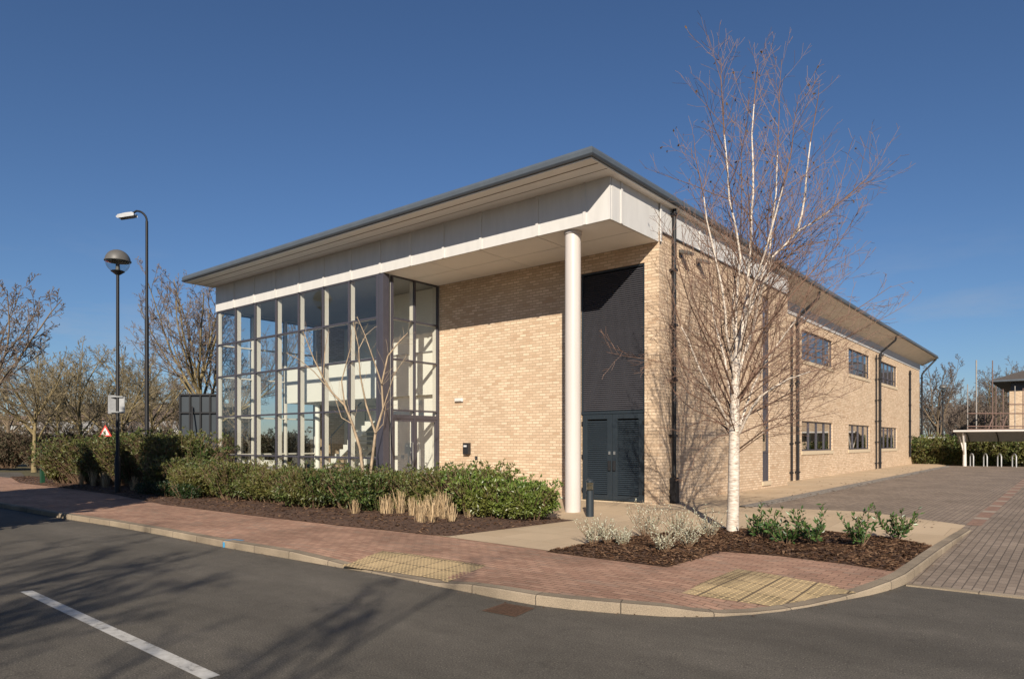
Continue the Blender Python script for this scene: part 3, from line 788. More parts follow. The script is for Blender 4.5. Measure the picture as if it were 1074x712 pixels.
mb.build('stringer', 'interior_white', stair)
mb = MB()
for y in (sy0 - .03, sy0 + 1.12):
    mb.tube([(sx0, y, 1.15), (sx1, y, 4.1)], .025, 8)
    for i in range(0, nst, 4):
        x = sx0 + (sx1 - sx0) * i / nst; z = .12 + 2.96 * (i + 1) / nst; mb.tube([(x, y, z), (x, y, z + .92)], .015, 6)
mb.build('handrail', 'dark_plastic', stair)
# reception furniture by the glass
mb = MB(); mb.box(-23.9, -23.2, 13.5, 14.4, .12, .95).box(-23.1, -22.2, 13.5, 14.4, .12, .75).box(-22.2, -21.6, 13.4, 14.5, .12, .55)
tag(mb.build('display_plinth', 'interior_white', bev=.01), 'white stepped plinth standing inside the glazed hall near its left end', 'plinth')
# hanging cream columns inside
for x in (-21.9, -18.3):
    MB().lathe(x, YW + .35, [(.09, .12), (.09, 3.07)], 16).build('inner_column', 'interior_white', bld, smooth='auto')

# strip window
sw = MB(); a, b = strips_
for z in (309, 322, 350, 445, 474, 505): 
    zz = zS(z); sw.box(X0 - .12, X0 - .05, a + .04, b - .04, zz - .03, zz + .03) if z not in (309, 505) else None
sw.box(X0 - .12, X0 - .04, a + .002, a + .04, zS(505), zS(309)).box(X0 - .12, X0 - .04, b - .04, b - .002, zS(505), zS(309))
swo = sw.build('strip_window', 'frame_metal', bld)
MB().box(X0 - .10, X0 - .07, a + .04, b - .04, zS(445) + .03, zS(350) - .03).box(X0 - .10, X0 - .07, a + .04, b - .04, zS(505), zS(474) - .03).box(X0 - .10, X0 - .07, a + .04, b - .04, zS(322) + .03, zS(309)).build('panel', 'frame_metal', swo)
MB().face([(X0 - .08, a + .04, zS(350)), (X0 - .08, b - .04, zS(350)), (X0 - .08, b - .04, zS(322)), (X0 - .08, a + .04, zS(322))]).build('glass', 'office_glass', swo)
MB().face([(X0 - .08, a + .04, zS(474)), (X0 - .08, b - .04, zS(474)), (X0 - .08, b - .04, zS(445)), (X0 - .08, a + .04, zS(445))]).build('glass', 'office_glass', swo)
MB().box(X0 - .2, X0 + .04, a - .05, b + .05, zS(505) - .13, zS(505) - .002).build('sill', 'sill_stone', swo)
pm('blind', (.42, .46, .40), .8, .05, 1)
for a, b in WIN:
    for wi, (z0, z1) in enumerate(WZ):
        fw = .055; mb = MB(); xo, xi = X1 - .06, X1 - .13
        mb.box(xi, xo, a + .002, a + fw, z0 + .002, z1 - .002).box(xi, xo, b - fw, b - .002, z0 + .002, z1 - .002)
        mb.box(xi, xo, a + fw, b - fw, z0 + .002, z0 + fw).box(xi, xo, a + fw, b - fw, z1 - fw, z1 - .002)
        fr = mb.build('window', 'frame_metal', bld)
        k = 4
        for i in range(1, k):
            y = a + (b - a) * i / k; MB().box(xi + .01, xo + .01, y - .035, y + .035, z0 + fw, z1 - fw).build('mullion', 'frame_metal', fr)
        if wi: MB().box(xi + .012, xo + .005, a + fw, b - fw, z0 + .30, z0 + .345).build('glazing_bar', 'frame_metal', fr)
        MB().face([(X1 - .09, a + fw, z0 + fw), (X1 - .09, b - fw, z0 + fw), (X1 - .09, b - fw, z1 - fw), (X1 - .09, a + fw, z1 - fw)]).build('glass', 'office_glass', fr)
        for i in range(k):
            if (i + wi) % 3 == 1 or wi == 0:
                y = a + (b - a) * (i + .5) / k; wdt = .16 if wi == 0 else .3
                MB().box(X1 - .24, X1 - .235, y + .1, y + .1 + wdt * 1.4, z0 + .05, z1 - .05).build('blind', 'blind', fr)
        MB().box(X1 - .15, X1 + .035, a - .06, b + .06, z0 - .15, z0 - .003).build('sill', 'sill_stone', fr)
# floors inside the long wing so that the windows look into rooms
pm('carpet', (.08, .08, .09), .95, .1, 4)
MB().box(XL + .31, X1 - .32, 24.6, YE - .35, 3.1, 3.5).build('office_floor', 'carpet', bld)
MB().box(XL + .31, X1 - .32, 24.6, YE - .35, .0, .1).build('office_floor', 'carpet', bld)
MB().box(XL + .31, X1 - .32, 24.2, 24.3, .1, 6.9).build('partition', 'dim_panel', bld)
MB().box(-13.0, -12.9, 24.6, YE - .35, .1, 3.05).box(-13.0, -12.9, 24.6, YE - .35, 3.51, 6.9).build('partition', 'interior_white', bld)

# downpipes
def pipe(nm, pts, r, shoe=True, mat='pipe_black', br=6):
    mb = MB().tube(pts, r, 10); o = mb.build(nm, mat, bld, smooth='auto'); mb = MB()
    v0, v1 = Vector(pts[0]), Vector(pts[-1]); lo, hi = (v0, v1) if v0.z < v1.z else (v1, v0)
    x, y = lo.x, lo.y; top = max(p[2] for p in pts if abs(p[0] - x) < .02 and abs(p[1] - y) < .02)
    for i in range(br):
        z = lo.z + .3 + (top - lo.z - .5) * i / (br - 1); mb.box(x - r - .06, x + r + .012, y - r - .02, y + r + .02, z - .03, z + .03)
    mb.build('bracket', mat, o)
    return o
def yx(px, X=X0): return Yon(px, X)
py1 = yx(703.3)
pipe('downpipe', [(X0 + .10, py1, .12), (X0 + .10, py1, ZF + .06)], .052)
MB().box(X0 + .02, X0 + .19, py1 - .08, py1 + .08, .12, .75).build('downpipe_shoe', 'pipe_black', bld, bev=.01)
zg = lambda y: G(0, y) + .02
for px, gpx in ((837, 859), (923.3, 941)):
    y = yx(px, X1 + .1); yg = yx(gpx, RX1 - .1)
    yg = y + 1.3
    pipe('downpipe', [(X1 + .10, y, zg(y)), (X1 + .10, y, 6.3), (X1 + .16, y + .1, 6.45), (RX1 - .12, y + .1, 7.0), (RX1 - .08, y + .1, ZF + rz(y))], .055)
y = yx(831.3, X1 + .1); pipe('downpipe', [(X1 + .08, y, zg(y)), (X1 + .08, y, 6.1)], .035)
y = yx(919.8, X1 + .1); pipe('downpipe', [(X1 + .08, y, zg(y)), (X1 + .08, y, 6.2)], .035)
y = yx(955, X1 + .1); pipe('downpipe', [(X1 + .08, y, .7), (X1 + .08, y, 6.1)], .055)
y = YE + .12; pipe('downpipe', [(X1 + .12, y, zg(y)), (X1 + .12, y, 6.1), (X1 + .2, y + .1, 6.3), (RX1 - .06, y + .6, ZF - .1)], .055)

# fittings on the walls
def wpt(px, py, X=None, Y=None):
    k = (px - CX) / F
    if Y is not None: d = Y / (ST * k + CT); return Vector(((CT * k - ST) * d, Y, EYE + (HZ - py) * d / F))
    d = X / (CT * k - ST); return Vector((X, (ST * k + CT) * d, EYE + (HZ - py) * d / F))
p = wpt(491, 470.3, Y=YW)
t = thing('letter_box', 'black letter box with white label on the brick wall beside the glass entrance', 'letter box', p)
MB().box(p.x - .11, p.x + .11, YW - .12, YW - .002, p.z - .17, p.z + .17).build('box', 'dark_plastic', t, bev=.01)
MB().box(p.x - .07, p.x + .05, YW - .126, YW - .121, p.z + .05, p.z + .10).build('label_plate', 'light_plastic', t)
MB().box(p.x - .09, p.x + .09, YW - .127, YW - .121, p.z + .12, p.z + .135).build('slot', 'rubber', t)
p = wpt(500, 480, Y=YW)
t = thing('door_entry_panel', 'small black door entry panel low on the brick wall right of the letter box', 'entry panel', p)
MB().box(p.x - .04, p.x + .04, YW - .04, YW - .002, p.z - .05, p.z + .05).build('housing', 'dark_plastic', t, bev=.004)
MB().lathe(0, 0, [(.01, 0), (.01, .004)], 10)
MB().box(p.x - .012, p.x + .012, YW - .046, YW - .041, p.z - .01, p.z + .014).build('button', 'steel', t)
p = wpt(482, 419.5, Y=YW)
t = thing('wall_light', 'white oblong bulkhead light on the brick wall above the letter box', 'wall light', p)
MB().box(p.x - .16, p.x + .16, YW - .06, YW - .002, p.z - .055, p.z + .055).build('housing', 'light_plastic', t, bev=.012)
MB().box(p.x - .13, p.x + .13, YW - .085, YW - .061, p.z - .04, p.z + .035).build('diffuser', 'white_paint', t, bev=.01)
def flood(px, py, lab):
    p = wpt(px, py, X=X0)
    t = thing('flood_light', lab, 'flood light', p, 'flood lights high on the side wall')
    MB().box(X0 + .002, X0 + .04, p.y - .06, p.y + .06, p.z - .12, p.z + .06).build('bracket', 'dark_plastic', t)
    rot = Matrix.Translation((X0 + .04, p.y, p.z)) @ Matrix.Rotation(R(18), 4, 'Y')
    MB().box(0, .30, -.11, .11, -.03, .05, rot).build('housing', 'lamp_grey', t, bev=.012)
    MB().box(.03, .28, -.09, .09, -.037, -.031, rot).build('lens', 'light_plastic', t)
flood(713, 265, 'grey flood light high on the side wall, the one next to the downpipe')
flood(731, 274, 'grey flood light high on the side wall, the one farther from the downpipe')

# bollard light
p = at(618.7, 541.5)
t = thing('bollard_light', 'short dark bollard light with ribbed clear head on the paving beside the white column', 'bollard', p)
MB().lathe(p.x, p.y, [(.085, p.z), (.085, p.z + .56)], 20).build('post', 'door_paint', t, smooth='auto')
MB().lathe(p.x, p.y, [(.07, p.z + .56), (.07, p.z + .74)], 20).build('lens', 'lamp_glass', t, smooth='auto')
mb = MB()
for i in range(6): mb.lathe(p.x, p.y, [(.06, p.z + .575 + i * .027), (.078, p.z + .583 + i * .027), (.06, p.z + .585 + i * .027)], 20)
pm('amber_ring', (.42, .36, .24), .4, .05, 4)
mb.build('louvre_ring', 'amber_ring', t)
MB().lathe(p.x, p.y, [(.088, p.z + .74), (.088, p.z + .77), (.05, p.z + .81), (.005, p.z + .82)], 20).build('cap', 'door_paint', t, smooth='auto')

# ------------------------------------------------------------------ street lamps and signs
def globe_lamp(p, H, rg, lab, grp=None):
    t = thing('street_lamp', lab, 'street lamp', p, grp); x, y, z = p
    MB().lathe(x, y, [(.09, z - .05), (.09, z + 1.1), (.075, z + 1.15), (.055, z + 1.2), (.045, H - rg * 1.2)], 14).build('post', 'pipe_black', t, smooth='auto')
    zc = H - rg
    pr = [(rg * math.cos(R(a)), zc + rg * math.sin(R(a))) for a in range(4, 90, 8)] + [(.005, zc + rg)]
    MB().lathe(x, y, [(rg * .98, zc - .005), (rg * 1.05, zc + .0), (rg * 1.05, zc + .03)] + pr, 28).build('hood', 'lamp_grey', t, smooth='auto')
    pr = [(rg * .97 * math.cos(R(a)), zc + rg * .97 * math.sin(R(a))) for a in range(-62, -1, 6)]
    MB().lathe(x, y, pr, 28).build('globe', 'lamp_glass', t, smooth='auto')
    MB().lathe(x, y, [(.06, zc - rg * 1.15), (.2 * rg / .36, zc - rg * .86), (.17 * rg / .36, zc - rg * .80)], 20).build('collar', 'dark_plastic', t, smooth='auto')
    MB().lathe(x, y, [(.07, zc - rg * .80), (.05, zc - rg * .1), (rg * .75, zc - .02)], 16).build('lamp_holder', 'lamp_grey', t, smooth='auto')
    return t
pl = at(123.5, 517.5)
globe_lamp(tuple(pl), EYE + (HZ - 262) * 21.85 / F, .365, 'black street lamp with a round hooded globe standing in the hedge bed on the left')
# plates on that lamp
t = thing('road_sign', 'pair of pale metal sign plates clamped to the globe lamp post', 'sign', (pl.x, pl.y, 2.5))
ax = Vector((CT, ST, 0)); fw_ = Vector((-ST, CT, 0))
def obox(mb, c0, hx, hy, hz_, u, v):
    n = len(mb.v); c0 = Vector(c0)
    for sz in (-1, 1):
        for a, b in ((-1, -1), (1, -1), (1, 1), (-1, 1)): mb.v.append(tuple(c0 + u * hx * a + v * hy * b + Vector((0, 0, hz_ * sz))))
    mb.f += [tuple(n + i for i in q) for q in ((3, 2, 1, 0), (4, 5, 6, 7), (0, 1, 5, 4), (1, 2, 6, 5), (2, 3, 7, 6), (3, 0, 4, 7))]
    return mb
zc = EYE + (HZ - 424) * 21.85 / F
u2 = (ax * .8 + fw_ * .6).normalized(); v2 = Vector((-u2.y, u2.x, 0))
obox(MB(), (pl.x - ax.x * .17, pl.y - ax.y * .17, zc), .12, .012, .29, u2, v2).build('plate', 'galvanised', t)
obox(MB(), (pl.x + ax.x * .12, pl.y + ax.y * .12, zc - .02), .10, .012, .26, ax, fw_).build('plate', 'galvanised', t)
mb = MB()
for dz_ in (-.24, .24): obox(mb, (pl.x, pl.y, zc + dz_), .19, .07, .02, ax, fw_)
mb.build('clamp', 'steel', t)

def arm_lamp(px, d, H, lab, armpx, grp=None, s_=1):
    p = cw((px - CX) / F * d, d, -.1); t = thing('street_lamp', lab, 'street lamp', p, grp)
    A = armpx * d / F
    MB().lathe(p.x, p.y, [(.11, -.1), (.11, 1.5), (.08, 1.7), (.075, H * .6), (.055, H * .62), (.05, H - .45)], 14).build('post', 'pipe_black', t, smooth='auto')
    pts = []
    for i in range(7):
        a = R(90 * i / 6); pts.append(p + ax * (-.4 * (1 - math.cos(a))) + Vector((0, 0, H + .1 - .45 + .4 * math.sin(a))))
    pts.append(p - ax * abs(A) * .75 + Vector((0, 0, H - .05)))
    MB().tube(pts, .04, 8).build('arm', 'pipe_black', t, smooth='auto')
    c0 = p - ax * abs(A) * .98 + Vector((0, 0, H - .16))
    ut = (ax + Vector((0, 0, .12))).normalized()
    mb = MB(); pf = [(-.38, .0), (-.32, .06), (-.05, .09), (.2, .09), (.27, .05), (.27, -.02), (-.34, -.04)]
    n = len(mb.v)
    for w_ in (-.14, .14):
        for a, b in pf: mb.v.append(tuple(c0 + ut * a + fw_ * w_ + Vector((0, 0, b))))
    k = len(pf); mb.f.append(tuple(range(k))); mb.f.append(tuple(reversed(range(k, 2 * k))))
    for i in range(k): mb.f.append((i, (i + 1) % k, k + (i + 1) % k, k + i))
    mb.build('lantern', 'galvanised', t, bev=.02)
    obox(MB(), c0 + Vector((0, 0, -.055)) - ut * .05, .26, .11, .02, ut, fw_).build('lens', 'lamp_glass', t)
    return t
arm_lamp(154, 27, EYE + (HZ - 220) * 27 / F, 'tall dark street lamp with a pale lantern on a short bent arm', 20)

p = at(44.5, 507.5)
t = thing('green_post', 'slim green marker post at the left end of the hedge', 'post', p)
MB().box(p.x - .07, p.x + .07, p.y - .07, p.y + .07, 0, 1.42).build('shaft', 'green_paint', t, bev=.01)
MB().box(p.x - .085, p.x + .085, p.y - .085, p.y + .085, 1.42, 1.5).build('cap', 'green_paint', t, bev=.02)

# triangular warning sign beyond the hedge
d = 42; c0 = dp(110.5, 453.5, d)
t = thing('warning_sign', 'small red and white triangular warning sign seen over the left hedge', 'sign', (c0.x, c0.y, -.1))
def tri(s_, off_, mat, nm):
    mb = MB(); vs = [c0 + ax * s_ * math.sin(R(a)) + Vector((0, 0, s_ * math.cos(R(a)))) - fw_ * off_ for a in (0, 120, 240)]
    n = 3; mb.v = [tuple(v) for v in vs] + [tuple(v - fw_ * .01) for v in vs]; mb.f = [(0, 1, 2), (5, 4, 3), (0, 1, 4, 3), (1, 2, 5, 4), (2, 0, 3, 5)]
    return mb.build(nm, mat, t)
tri(.46, 0, 'red_paint', 'plate'); tri(.31, .014, 'white_paint', 'face')
obox(MB(), c0 - fw_ * .032, .03, .004, .12, ax, fw_).build('symbol', 'dark_plastic', t)
MB().tube([(c0.x + fw_.x * .05, c0.y + fw_.y * .05, -.1), c0 + fw_ * .05], .035, 8).build('post', 'galvanised', t)

# dark backed board left of the glass
d = 33
t = thing('site_board', 'large dark framed board seen from behind at the left end of the building', 'sign board', dp(205, 466, d) * 1)
L_, R_, zt2, zb2 = dp(189, 413, d), dp(229, 413, d), dp(189, 413, d).z, .3
cm = (L_ + R_) / 2; hw = (R_ - L_).length / 2
t.location = (cm.x, cm.y, 0); OFF[t.name] = Vector((cm.x, cm.y, 0))
obox(MB(), (cm.x, cm.y, (zt2 + .9) / 2), hw, .02, (zt2 - .9) / 2, ax, fw_).build('board', 'door_paint', t)
mb = MB()
for f_ in (-.97, -.45, .1, .6, .97): obox(mb, cm - fw_ * .06 + ax * hw * f_ + Vector((0, 0, (zt2 - .1) / 2 - cm.z)), .04, .04, zt2 / 2 + .04, ax, fw_)
for z in (1.1, zt2 - .9, zt2 - .05): obox(mb, (cm - fw_ * .11) * 1 + Vector((0, 0, z - cm.z)), hw, .02, .035, ax, fw_)
mb.build('frame', 'pipe_black', t)
mb = MB()
for f_ in (-.3,): mb.tube([cm - fw_ * 1.2 + ax * hw * (f_ + .5) + Vector((0, 0, .0 - cm.z)), cm - fw_ * .14 + ax * hw * f_ + Vector((0, 0, zt2 - .6 - cm.z))], .04, 6)
mb.build('brace', 'pipe_black', t)

# ------------------------------------------------------------------ vegetation
def rdir(rnd):
    while True:
        v = Vector((rnd.uniform(-1, 1), rnd.uniform(-1, 1), rnd.uniform(-1, 1)))
        if .01 < v.length < 1: return v.normalized()
def limb(out, rnd, p, d, L_, r, lvl, P):
    n = P['seg'][lvl]; pts = [p.copy()]; rad = [r]; d = d.normalized()
    for i in range(n):
        d = (d + rdir(rnd) * P['wob'][lvl] + Vector((0, 0, P['up'][lvl]))).normalized()
        p = p + d * (L_ / n); pts.append(p.copy()); rad.append(max(P['rmin'], r * (1 - (i + 1) / n * (1 - P['tip'][lvl]))))
    out.append((pts, rad, lvl))
    if lvl < P['max']: spawn(out, rnd, pts, rad, L_, lvl, P)
def spawn(out, rnd, pts, rad, L_, lvl, P, t0=None):
    nc = P['n'][lvl]; n = len(pts) - 1
    if isinstance(nc, float): nc = max(1, int(nc * L_))
    for c_ in range(nc):
        lo = P['t0'][lvl] if t0 is None else t0
        t = lo + (1 - lo) * (c_ + rnd.random()) / nc; t = min(t, .99)
        i = int(t * n); f_ = t * n - i; q = pts[i].lerp(pts[i + 1], f_); dd = (pts[i + 1] - pts[i]).normalized()
        side = rdir(rnd); side = (side - dd * side.dot(dd)).normalized()
        a = R(rnd.uniform(*P['ang'][lvl])); nd = dd * math.cos(a) + side * math.sin(a)
        cl = L_ * P['rat'][lvl] * (1.1 - .75 * t if P.get('taper', 1) else 1) * rnd.uniform(.7, 1.2)
        cl = min(cl, P['lmax'][lvl])
        rr = min(rad[i] * .6, max(P['rmin'], P['rk'] * cl))
        limb(out, rnd, q, nd, cl, rr, lvl + 1, P)
def treemesh(out, cut):
    a, b = MB(), MB()
    for pts, rad, lvl in out:
        big_ = rad[0] > cut
        (a if big_ else b).tube(pts, rad, 7 if rad[0] > .05 else (5 if rad[0] > .012 else 3), cap=False)
    return a, b

# birch in front of the building
rnd = random.Random(11)
D0 = at(769, 560).xy; D0 = D0.dot(Vector((-ST, CT)))
def bp(px, py, dd=0): return dp(px, py, D0 + dd)
PB = dict(max=3, seg=[8, 7, 5, 4], wob=[.10, .10, .14, .18], up=[.10, .09, .07, .02], rmin=.0026, tip=[.2, .15, .3, .5],
          n=[0, 6.6, 7.2, 0], t0=[.15, .12, .1, .1], ang=[(20, 45), (24, 55), (25, 58), (30, 60)], rat=[.5, .36, .45, .4], lmax=[3, 1.6, .8, .4], rk=.0062)
out = []
trunk = ([bp(769, 563), bp(768.3, 556), bp(769, 530), bp(769.6, 496), bp(770, 455), bp(771, 404), bp(773, 372), bp(779, 342, .05), bp(783.5, 311, .08)], [.125, .108, .100, .096, .088, .072, .062, .05, .042])
out.append((*trunk, 0))
stems = [  # (points, r0)
 ([(783.5, 311, .08), (785, 285, .1), (788, 250, .1), (790, 203, .15), (788.5, 142, .2), (793.6, 80, .2), (795, 62, .2)], .030),
 ([(773, 372, 0), (772, 330, -.1), (776.6, 270, -.2), (764.7, 209, -.3), (759.7, 142, -.35), (756, 80, -.4), (755, 60, -.4)], .0275),
 ([(779, 342, .05), (795, 305, .3), (807, 267, .45), (814, 203, .5), (817, 125, .6), (820, 62, .6)], .0275),
 ([(771, 404, 0), (790, 345, .4), (800, 300, -.1), (809, 270, -.25), (836, 243, -.35), (870, 221, -.4), (900, 196, -.4), (925, 168, -.45)], .030),
 ([(836, 243, -.35), (841, 225, -.4), (846, 182, -.5), (856, 115, -.5), (859, 88, -.5)], .022),
 ([(771, 404, 0), (762, 350, -.35), (757, 300, -.5), (741, 230, -.6), (734, 186, -.7), (727.5, 142, -.7)], .026),
 ([(770, 430, 0), (760, 375, .3), (750, 340, .5), (745, 300, .6), (742, 250, .7), (735, 200, .8)], .024),
 ([(763, 446, 0), (752, 420, -.3), (742, 403, -.5), (727, 370, -.6), (714, 342, -.7), (705, 310, -.8), (697, 270, -.8)], .026),
 ([(770, 462, 0), (782, 440, -.25), (797, 416, -.4), (828, 397, -.6), (871, 385, -.7), (905, 372, -.8)], .028),
 ([(776, 446, 0), (790, 405, .4), (808, 372, .6), (835, 335, .8), (850, 300, .9), (880, 262, 1.0)], .024),
 ([(770, 440, 0), (785, 400, .8), (800, 360, 1.1), (815, 320, 1.3), (840, 290, 1.5)], .020),
 ([(768, 430, 0), (750, 395, .9), (735, 350, 1.2), (722, 300, 1.4)], .020),
 ([(766, 452, 0), (750, 440, .3), (728, 430, .5), (708, 412, .6), (693, 385, .6)], .018),
 ([(764, 455, 0), (745, 462, -.3), (729, 478, -.4), (722, 496, -.4), (714, 505, -.4)], .011),
 ([(776, 470, 0), (800, 452, -.5), (840, 440, -.8), (880, 432, -1.0)], .016),
 ([(772, 420, 0), (800, 385, -.8), (845, 352, -1.1), (890, 330, -1.3), (935, 300, -1.4)], .020),
 ([(772, 390, 0), (768, 330, .6), (775, 260, .9), (778, 190, 1.0), (776, 120, 1.1)], .024),
 ([(772, 380, 0), (790, 300, -.7), (812, 230, -1.0), (830, 160, -1.1), (838, 100, -1.2)], .024),
 ([(770, 415, 0), (755, 372, -.8), (735, 335, -1.1), (722, 290, -1.2), (715, 235, -1.3)], .018),
 ([(772, 440, 0), (805, 425, .5), (845, 405, .8), (880, 370, 1.0), (925, 345, 1.1)], .018),
 ([(768, 440, 0), (745, 415, .6), (720, 395, .9), (700, 350, 1.0), (690, 320, 1.1)], .014), ([(769, 448, 0), (752, 428, -.6), (722, 412, -1.0), (700, 380, -1.3)], .014),
 ([(768, 425, 0), (748, 372, -.3), (724, 320, -.9), (708, 262, -1.0), (702, 240, -1.0)], .016), ([(774, 425, 0), (800, 378, .2), (832, 350, .4), (860, 310, .5), (893, 285, .6)], .017),
 ([(774, 432, 0), (815, 405, -.3), (850, 372, -.5), (905, 345, -.6), (950, 320, -.6)], .017), ([(775, 455, 0), (812, 440, .6), (850, 430, .9), (905, 405, 1.1)], .014),
 ([(770, 400, 0), (757, 350, .9), (752, 290, 1.2), (750, 220, 1.3)], .016), ([(772, 395, 0), (800, 320, .9), (830, 250, 1.2), (868, 180, 1.4)], .018),
 ([(774, 410, 0), (798, 350, -.5), (838, 300, -.8), (880, 255, -1.0), (905, 215, -1.1)], .018), ([(767, 447, 0), (740, 440, 0), (712, 452, .1), (690, 448, .1)], .012),
]
for k, (ps, r0) in enumerate(stems):
    pts = [bp(*q) for q in ps]
    fine = []
    for a, b in zip(pts, pts[1:]):
        for i in range(2): fine.append(a.lerp(b, i / 2) + (rdir(rnd) * .02 if i else Vector()))
    fine.append(pts[-1]); n = len(fine)
    rad = [max(.004, r0 * (1 - .85 * i / (n - 1))) for i in range(n)]
    out.append((fine, rad, 1)); L_ = sum((b - a).length for a, b in zip(fine, fine[1:]))
    spawn(out, rnd, fine, rad, L_, 1, PB)
for i in range(12):
    f_ = .52 + .45 * (i / 11); q_ = trunk[0][3].lerp(trunk[0][7], (f_ - .45) / .55 * .95); i_ = i * 2.4
    el_ = R(rnd.uniform(12, 42)); limb(out, rnd, q_, Vector((math.cos(i_) * math.cos(el_), math.sin(i_) * math.cos(el_), math.sin(el_))), rnd.uniform(1.9, 2.7), rnd.uniform(.008, .0125), 1, dict(PB, up=[.1, .035, .0, -.05], rat=[.5, .42, .5, .4]))
base = at(769, 560)
t = thing('birch_tree', 'bare white barked silver birch in the planting bed in front of the side wall', 'tree', base)
tm = MB(); tm.tube(*trunk, 14, cap=False); tm.build('trunk', 'birch_bark', t, smooth=True)
a, b = treemesh(out[1:], 9)
a = MB()
b = MB()
for pts_, rad_, lvl_ in out[1:]:
    k_ = 0
    while k_ < len(rad_) - 1 and rad_[k_] > .0125: k_ += 1
    if lvl_ == 1 and k_ > 1 and (rad_[0] > .0235 or rad_[0] in (.022, .0241)): a.tube(pts_[:k_ + 1], rad_[:k_ + 1], 8, cap=False); pts_, rad_ = pts_[k_:], rad_[k_:]
    if len(pts_) > 1: b.tube(pts_, rad_, 5 if rad_[0] > .008 else 3, cap=False)
a.build('limbs', 'birch_bark', t, smooth=True); b.build('crown', 'birch_twig', t)
lf = MB()
tips = [o_[0][-1] for o_ in out if o_[2] == 3 and o_[0][-1].z > 5]
for q in rnd.sample(tips, 110):
    for _ in range(2):
        u = rdir(rnd) * .03; v = rdir(rnd) * .02; lf.face([q - u, q + v, q + u, q - v - Vector((0, 0, .01))])
struct(lf.build('catkins', 'dead_leaf', t), 'stuff')

# little multi-stemmed tree before the glass
rnd = random.Random(5)
DT = 16.2
def sp(x, y, dd=0): return dp(200 + x / 3.096, 270 + y / 3.096, DT + dd)
sets = [
 ([(560, 760), (558, 690), (550, 620), (525, 540), (500, 480), (460, 440), (430, 390), (400, 330), (365, 240)], .046, 0),
 ([(500, 480), (490, 400), (520, 290), (522, 235)], .02, -.2), ([(430, 390), (437, 290), (447, 240)], .014, .2),
 ([(460, 440), (400, 370), (350, 330), (310, 310)], .016, -.2), ([(525, 540), (490, 520), (470, 460), (455, 430)], .014, .2),
 ([(584, 760), (585, 690), (600, 570), (625, 490), (620, 410), (640, 320), (680, 270), (705, 245)], .042, .15),
 ([(600, 570), (570, 480), (550, 380), (545, 290), (528, 210)], .03, .3), ([(620, 410), (600, 350), (565, 250), (540, 192)], .022, 0),
 ([(625, 490), (660, 380), (700, 320)], .013, .3), ([(545, 300), (570, 250), (600, 225)], .010, .2), ([(600, 570), (625, 540), (634, 480)], .013, 0)]
out = []
PS = dict(max=2, seg=[3, 4, 3], wob=[.1, .15, .2], up=[0, .05, .03], rmin=.0028, tip=[.3, .3, .4], n=[0, 5.0, 3], t0=[.2, .35, .3], ang=[(20, 40), (25, 50), (30, 50)], rat=[.4, .22, .3], lmax=[1, .5, .3], rk=.008)
for ps, r0, dd in sets:
    pts = [sp(x, y, dd * i / (len(ps) - 1)) for i, (x, y) in enumerate(ps)]; n = len(pts)
    rad = [max(.006, r0 * (1 - .75 * i / (n - 1))) for i in range(n)]
    out.append((pts, rad, 1)); L_ = sum((b - a).length for a, b in zip(pts, pts[1:])); spawn(out, rnd, pts, rad, L_, 1, PS)
b0 = out[0][0][0]
t = thing('young_tree', 'small bare tan stemmed tree rising from the hedge in front of the glass wall', 'tree', (b0.x, b0.y, 0))
a, b = treemesh(out, .028); a.build('trunk', 'tan_bark', t, smooth=True); b.build('crown', 'tan_bark', t)

# generic bare trees
def bare_tree(seed, H, spread, barks, nlimb=9, dens=1., trunkh=.22, cut=.03, rmin=.011):
    rnd = random.Random(seed); out = []
    P = dict(max=4, seg=[6, 7, 6, 4, 3], wob=[.06, .16, .20, .24, .25], up=[.1, .10, .06, .03, .02], rmin=rmin, tip=[.55, .25, .3, .4, .5],
             n=[nlimb, int(9 * dens), int(8 * dens), int(5 * dens), 0], t0=[.35, .2, .15, .15, .1], ang=[(25, 60), (25, 55), (25, 60), (25, 60), (0, 1)], rat=[.62, .48, .42, .45, .4], lmax=[H * .6, H * .3, H * .15, H * .08, 1], rk=.014, taper=1)
    th = H * trunkh; pts = [Vector((rnd.uniform(-.05, .05) * i * .3, rnd.uniform(-.05, .05) * i * .3, th * 2.2 * i / 5)) for i in range(6)]
    rad = [H * .018 * (1 - .11 * i) for i in range(6)]; rad[0] *= 1.25
    out.append((pts, rad, 0))
    for i in range(nlimb):
        a = 6.283 * i / nlimb + rnd.uniform(-.3, .3); t_ = .42 + .58 * i / nlimb; q = pts[0].lerp(pts[-1], t_)
        el = R(rnd.uniform(30, 75) if t_ < .9 else rnd.uniform(65, 88)); d = Vector((math.cos(a) * math.cos(el) * spread, math.sin(a) * math.cos(el) * spread, math.sin(el)))
        limb(out, rnd, q, d, (H - q.z) * rnd.uniform(.8, 1.02), H * .0068 * rnd.uniform(.8, 1.2), 1, P)
    t = thing('bare_tree', 'x', 'tree', (0, 0, 0))
    a, b = treemesh(out, cut); a.build('trunk', barks[0], t, smooth=True); b.build('crown', barks[1], t)
    return t
T1 = bare_tree(21, 8, 1.3, ('mossy_bark', 'mossy_twig'), 12, dens=1.15, rmin=.009)
T2 = bare_tree(22, 8, 1.4, ('mossy_bark', 'mossy_twig'), 12, dens=1.15, rmin=.009)
T3 = bare_tree(23, 8, 1.5, ('mossy_bark', 'brown_twig'), 15, dens=1.2, rmin=.007)
T4 = bare_tree(24, 8, 1.0, ('brown_bark', 'brown_twig'), dens=1.0)
T5 = bare_tree(25, 8, 1.5, ('brown_bark', 'brown_twig'), 12, dens=.9, trunkh=.10, rmin=.02)
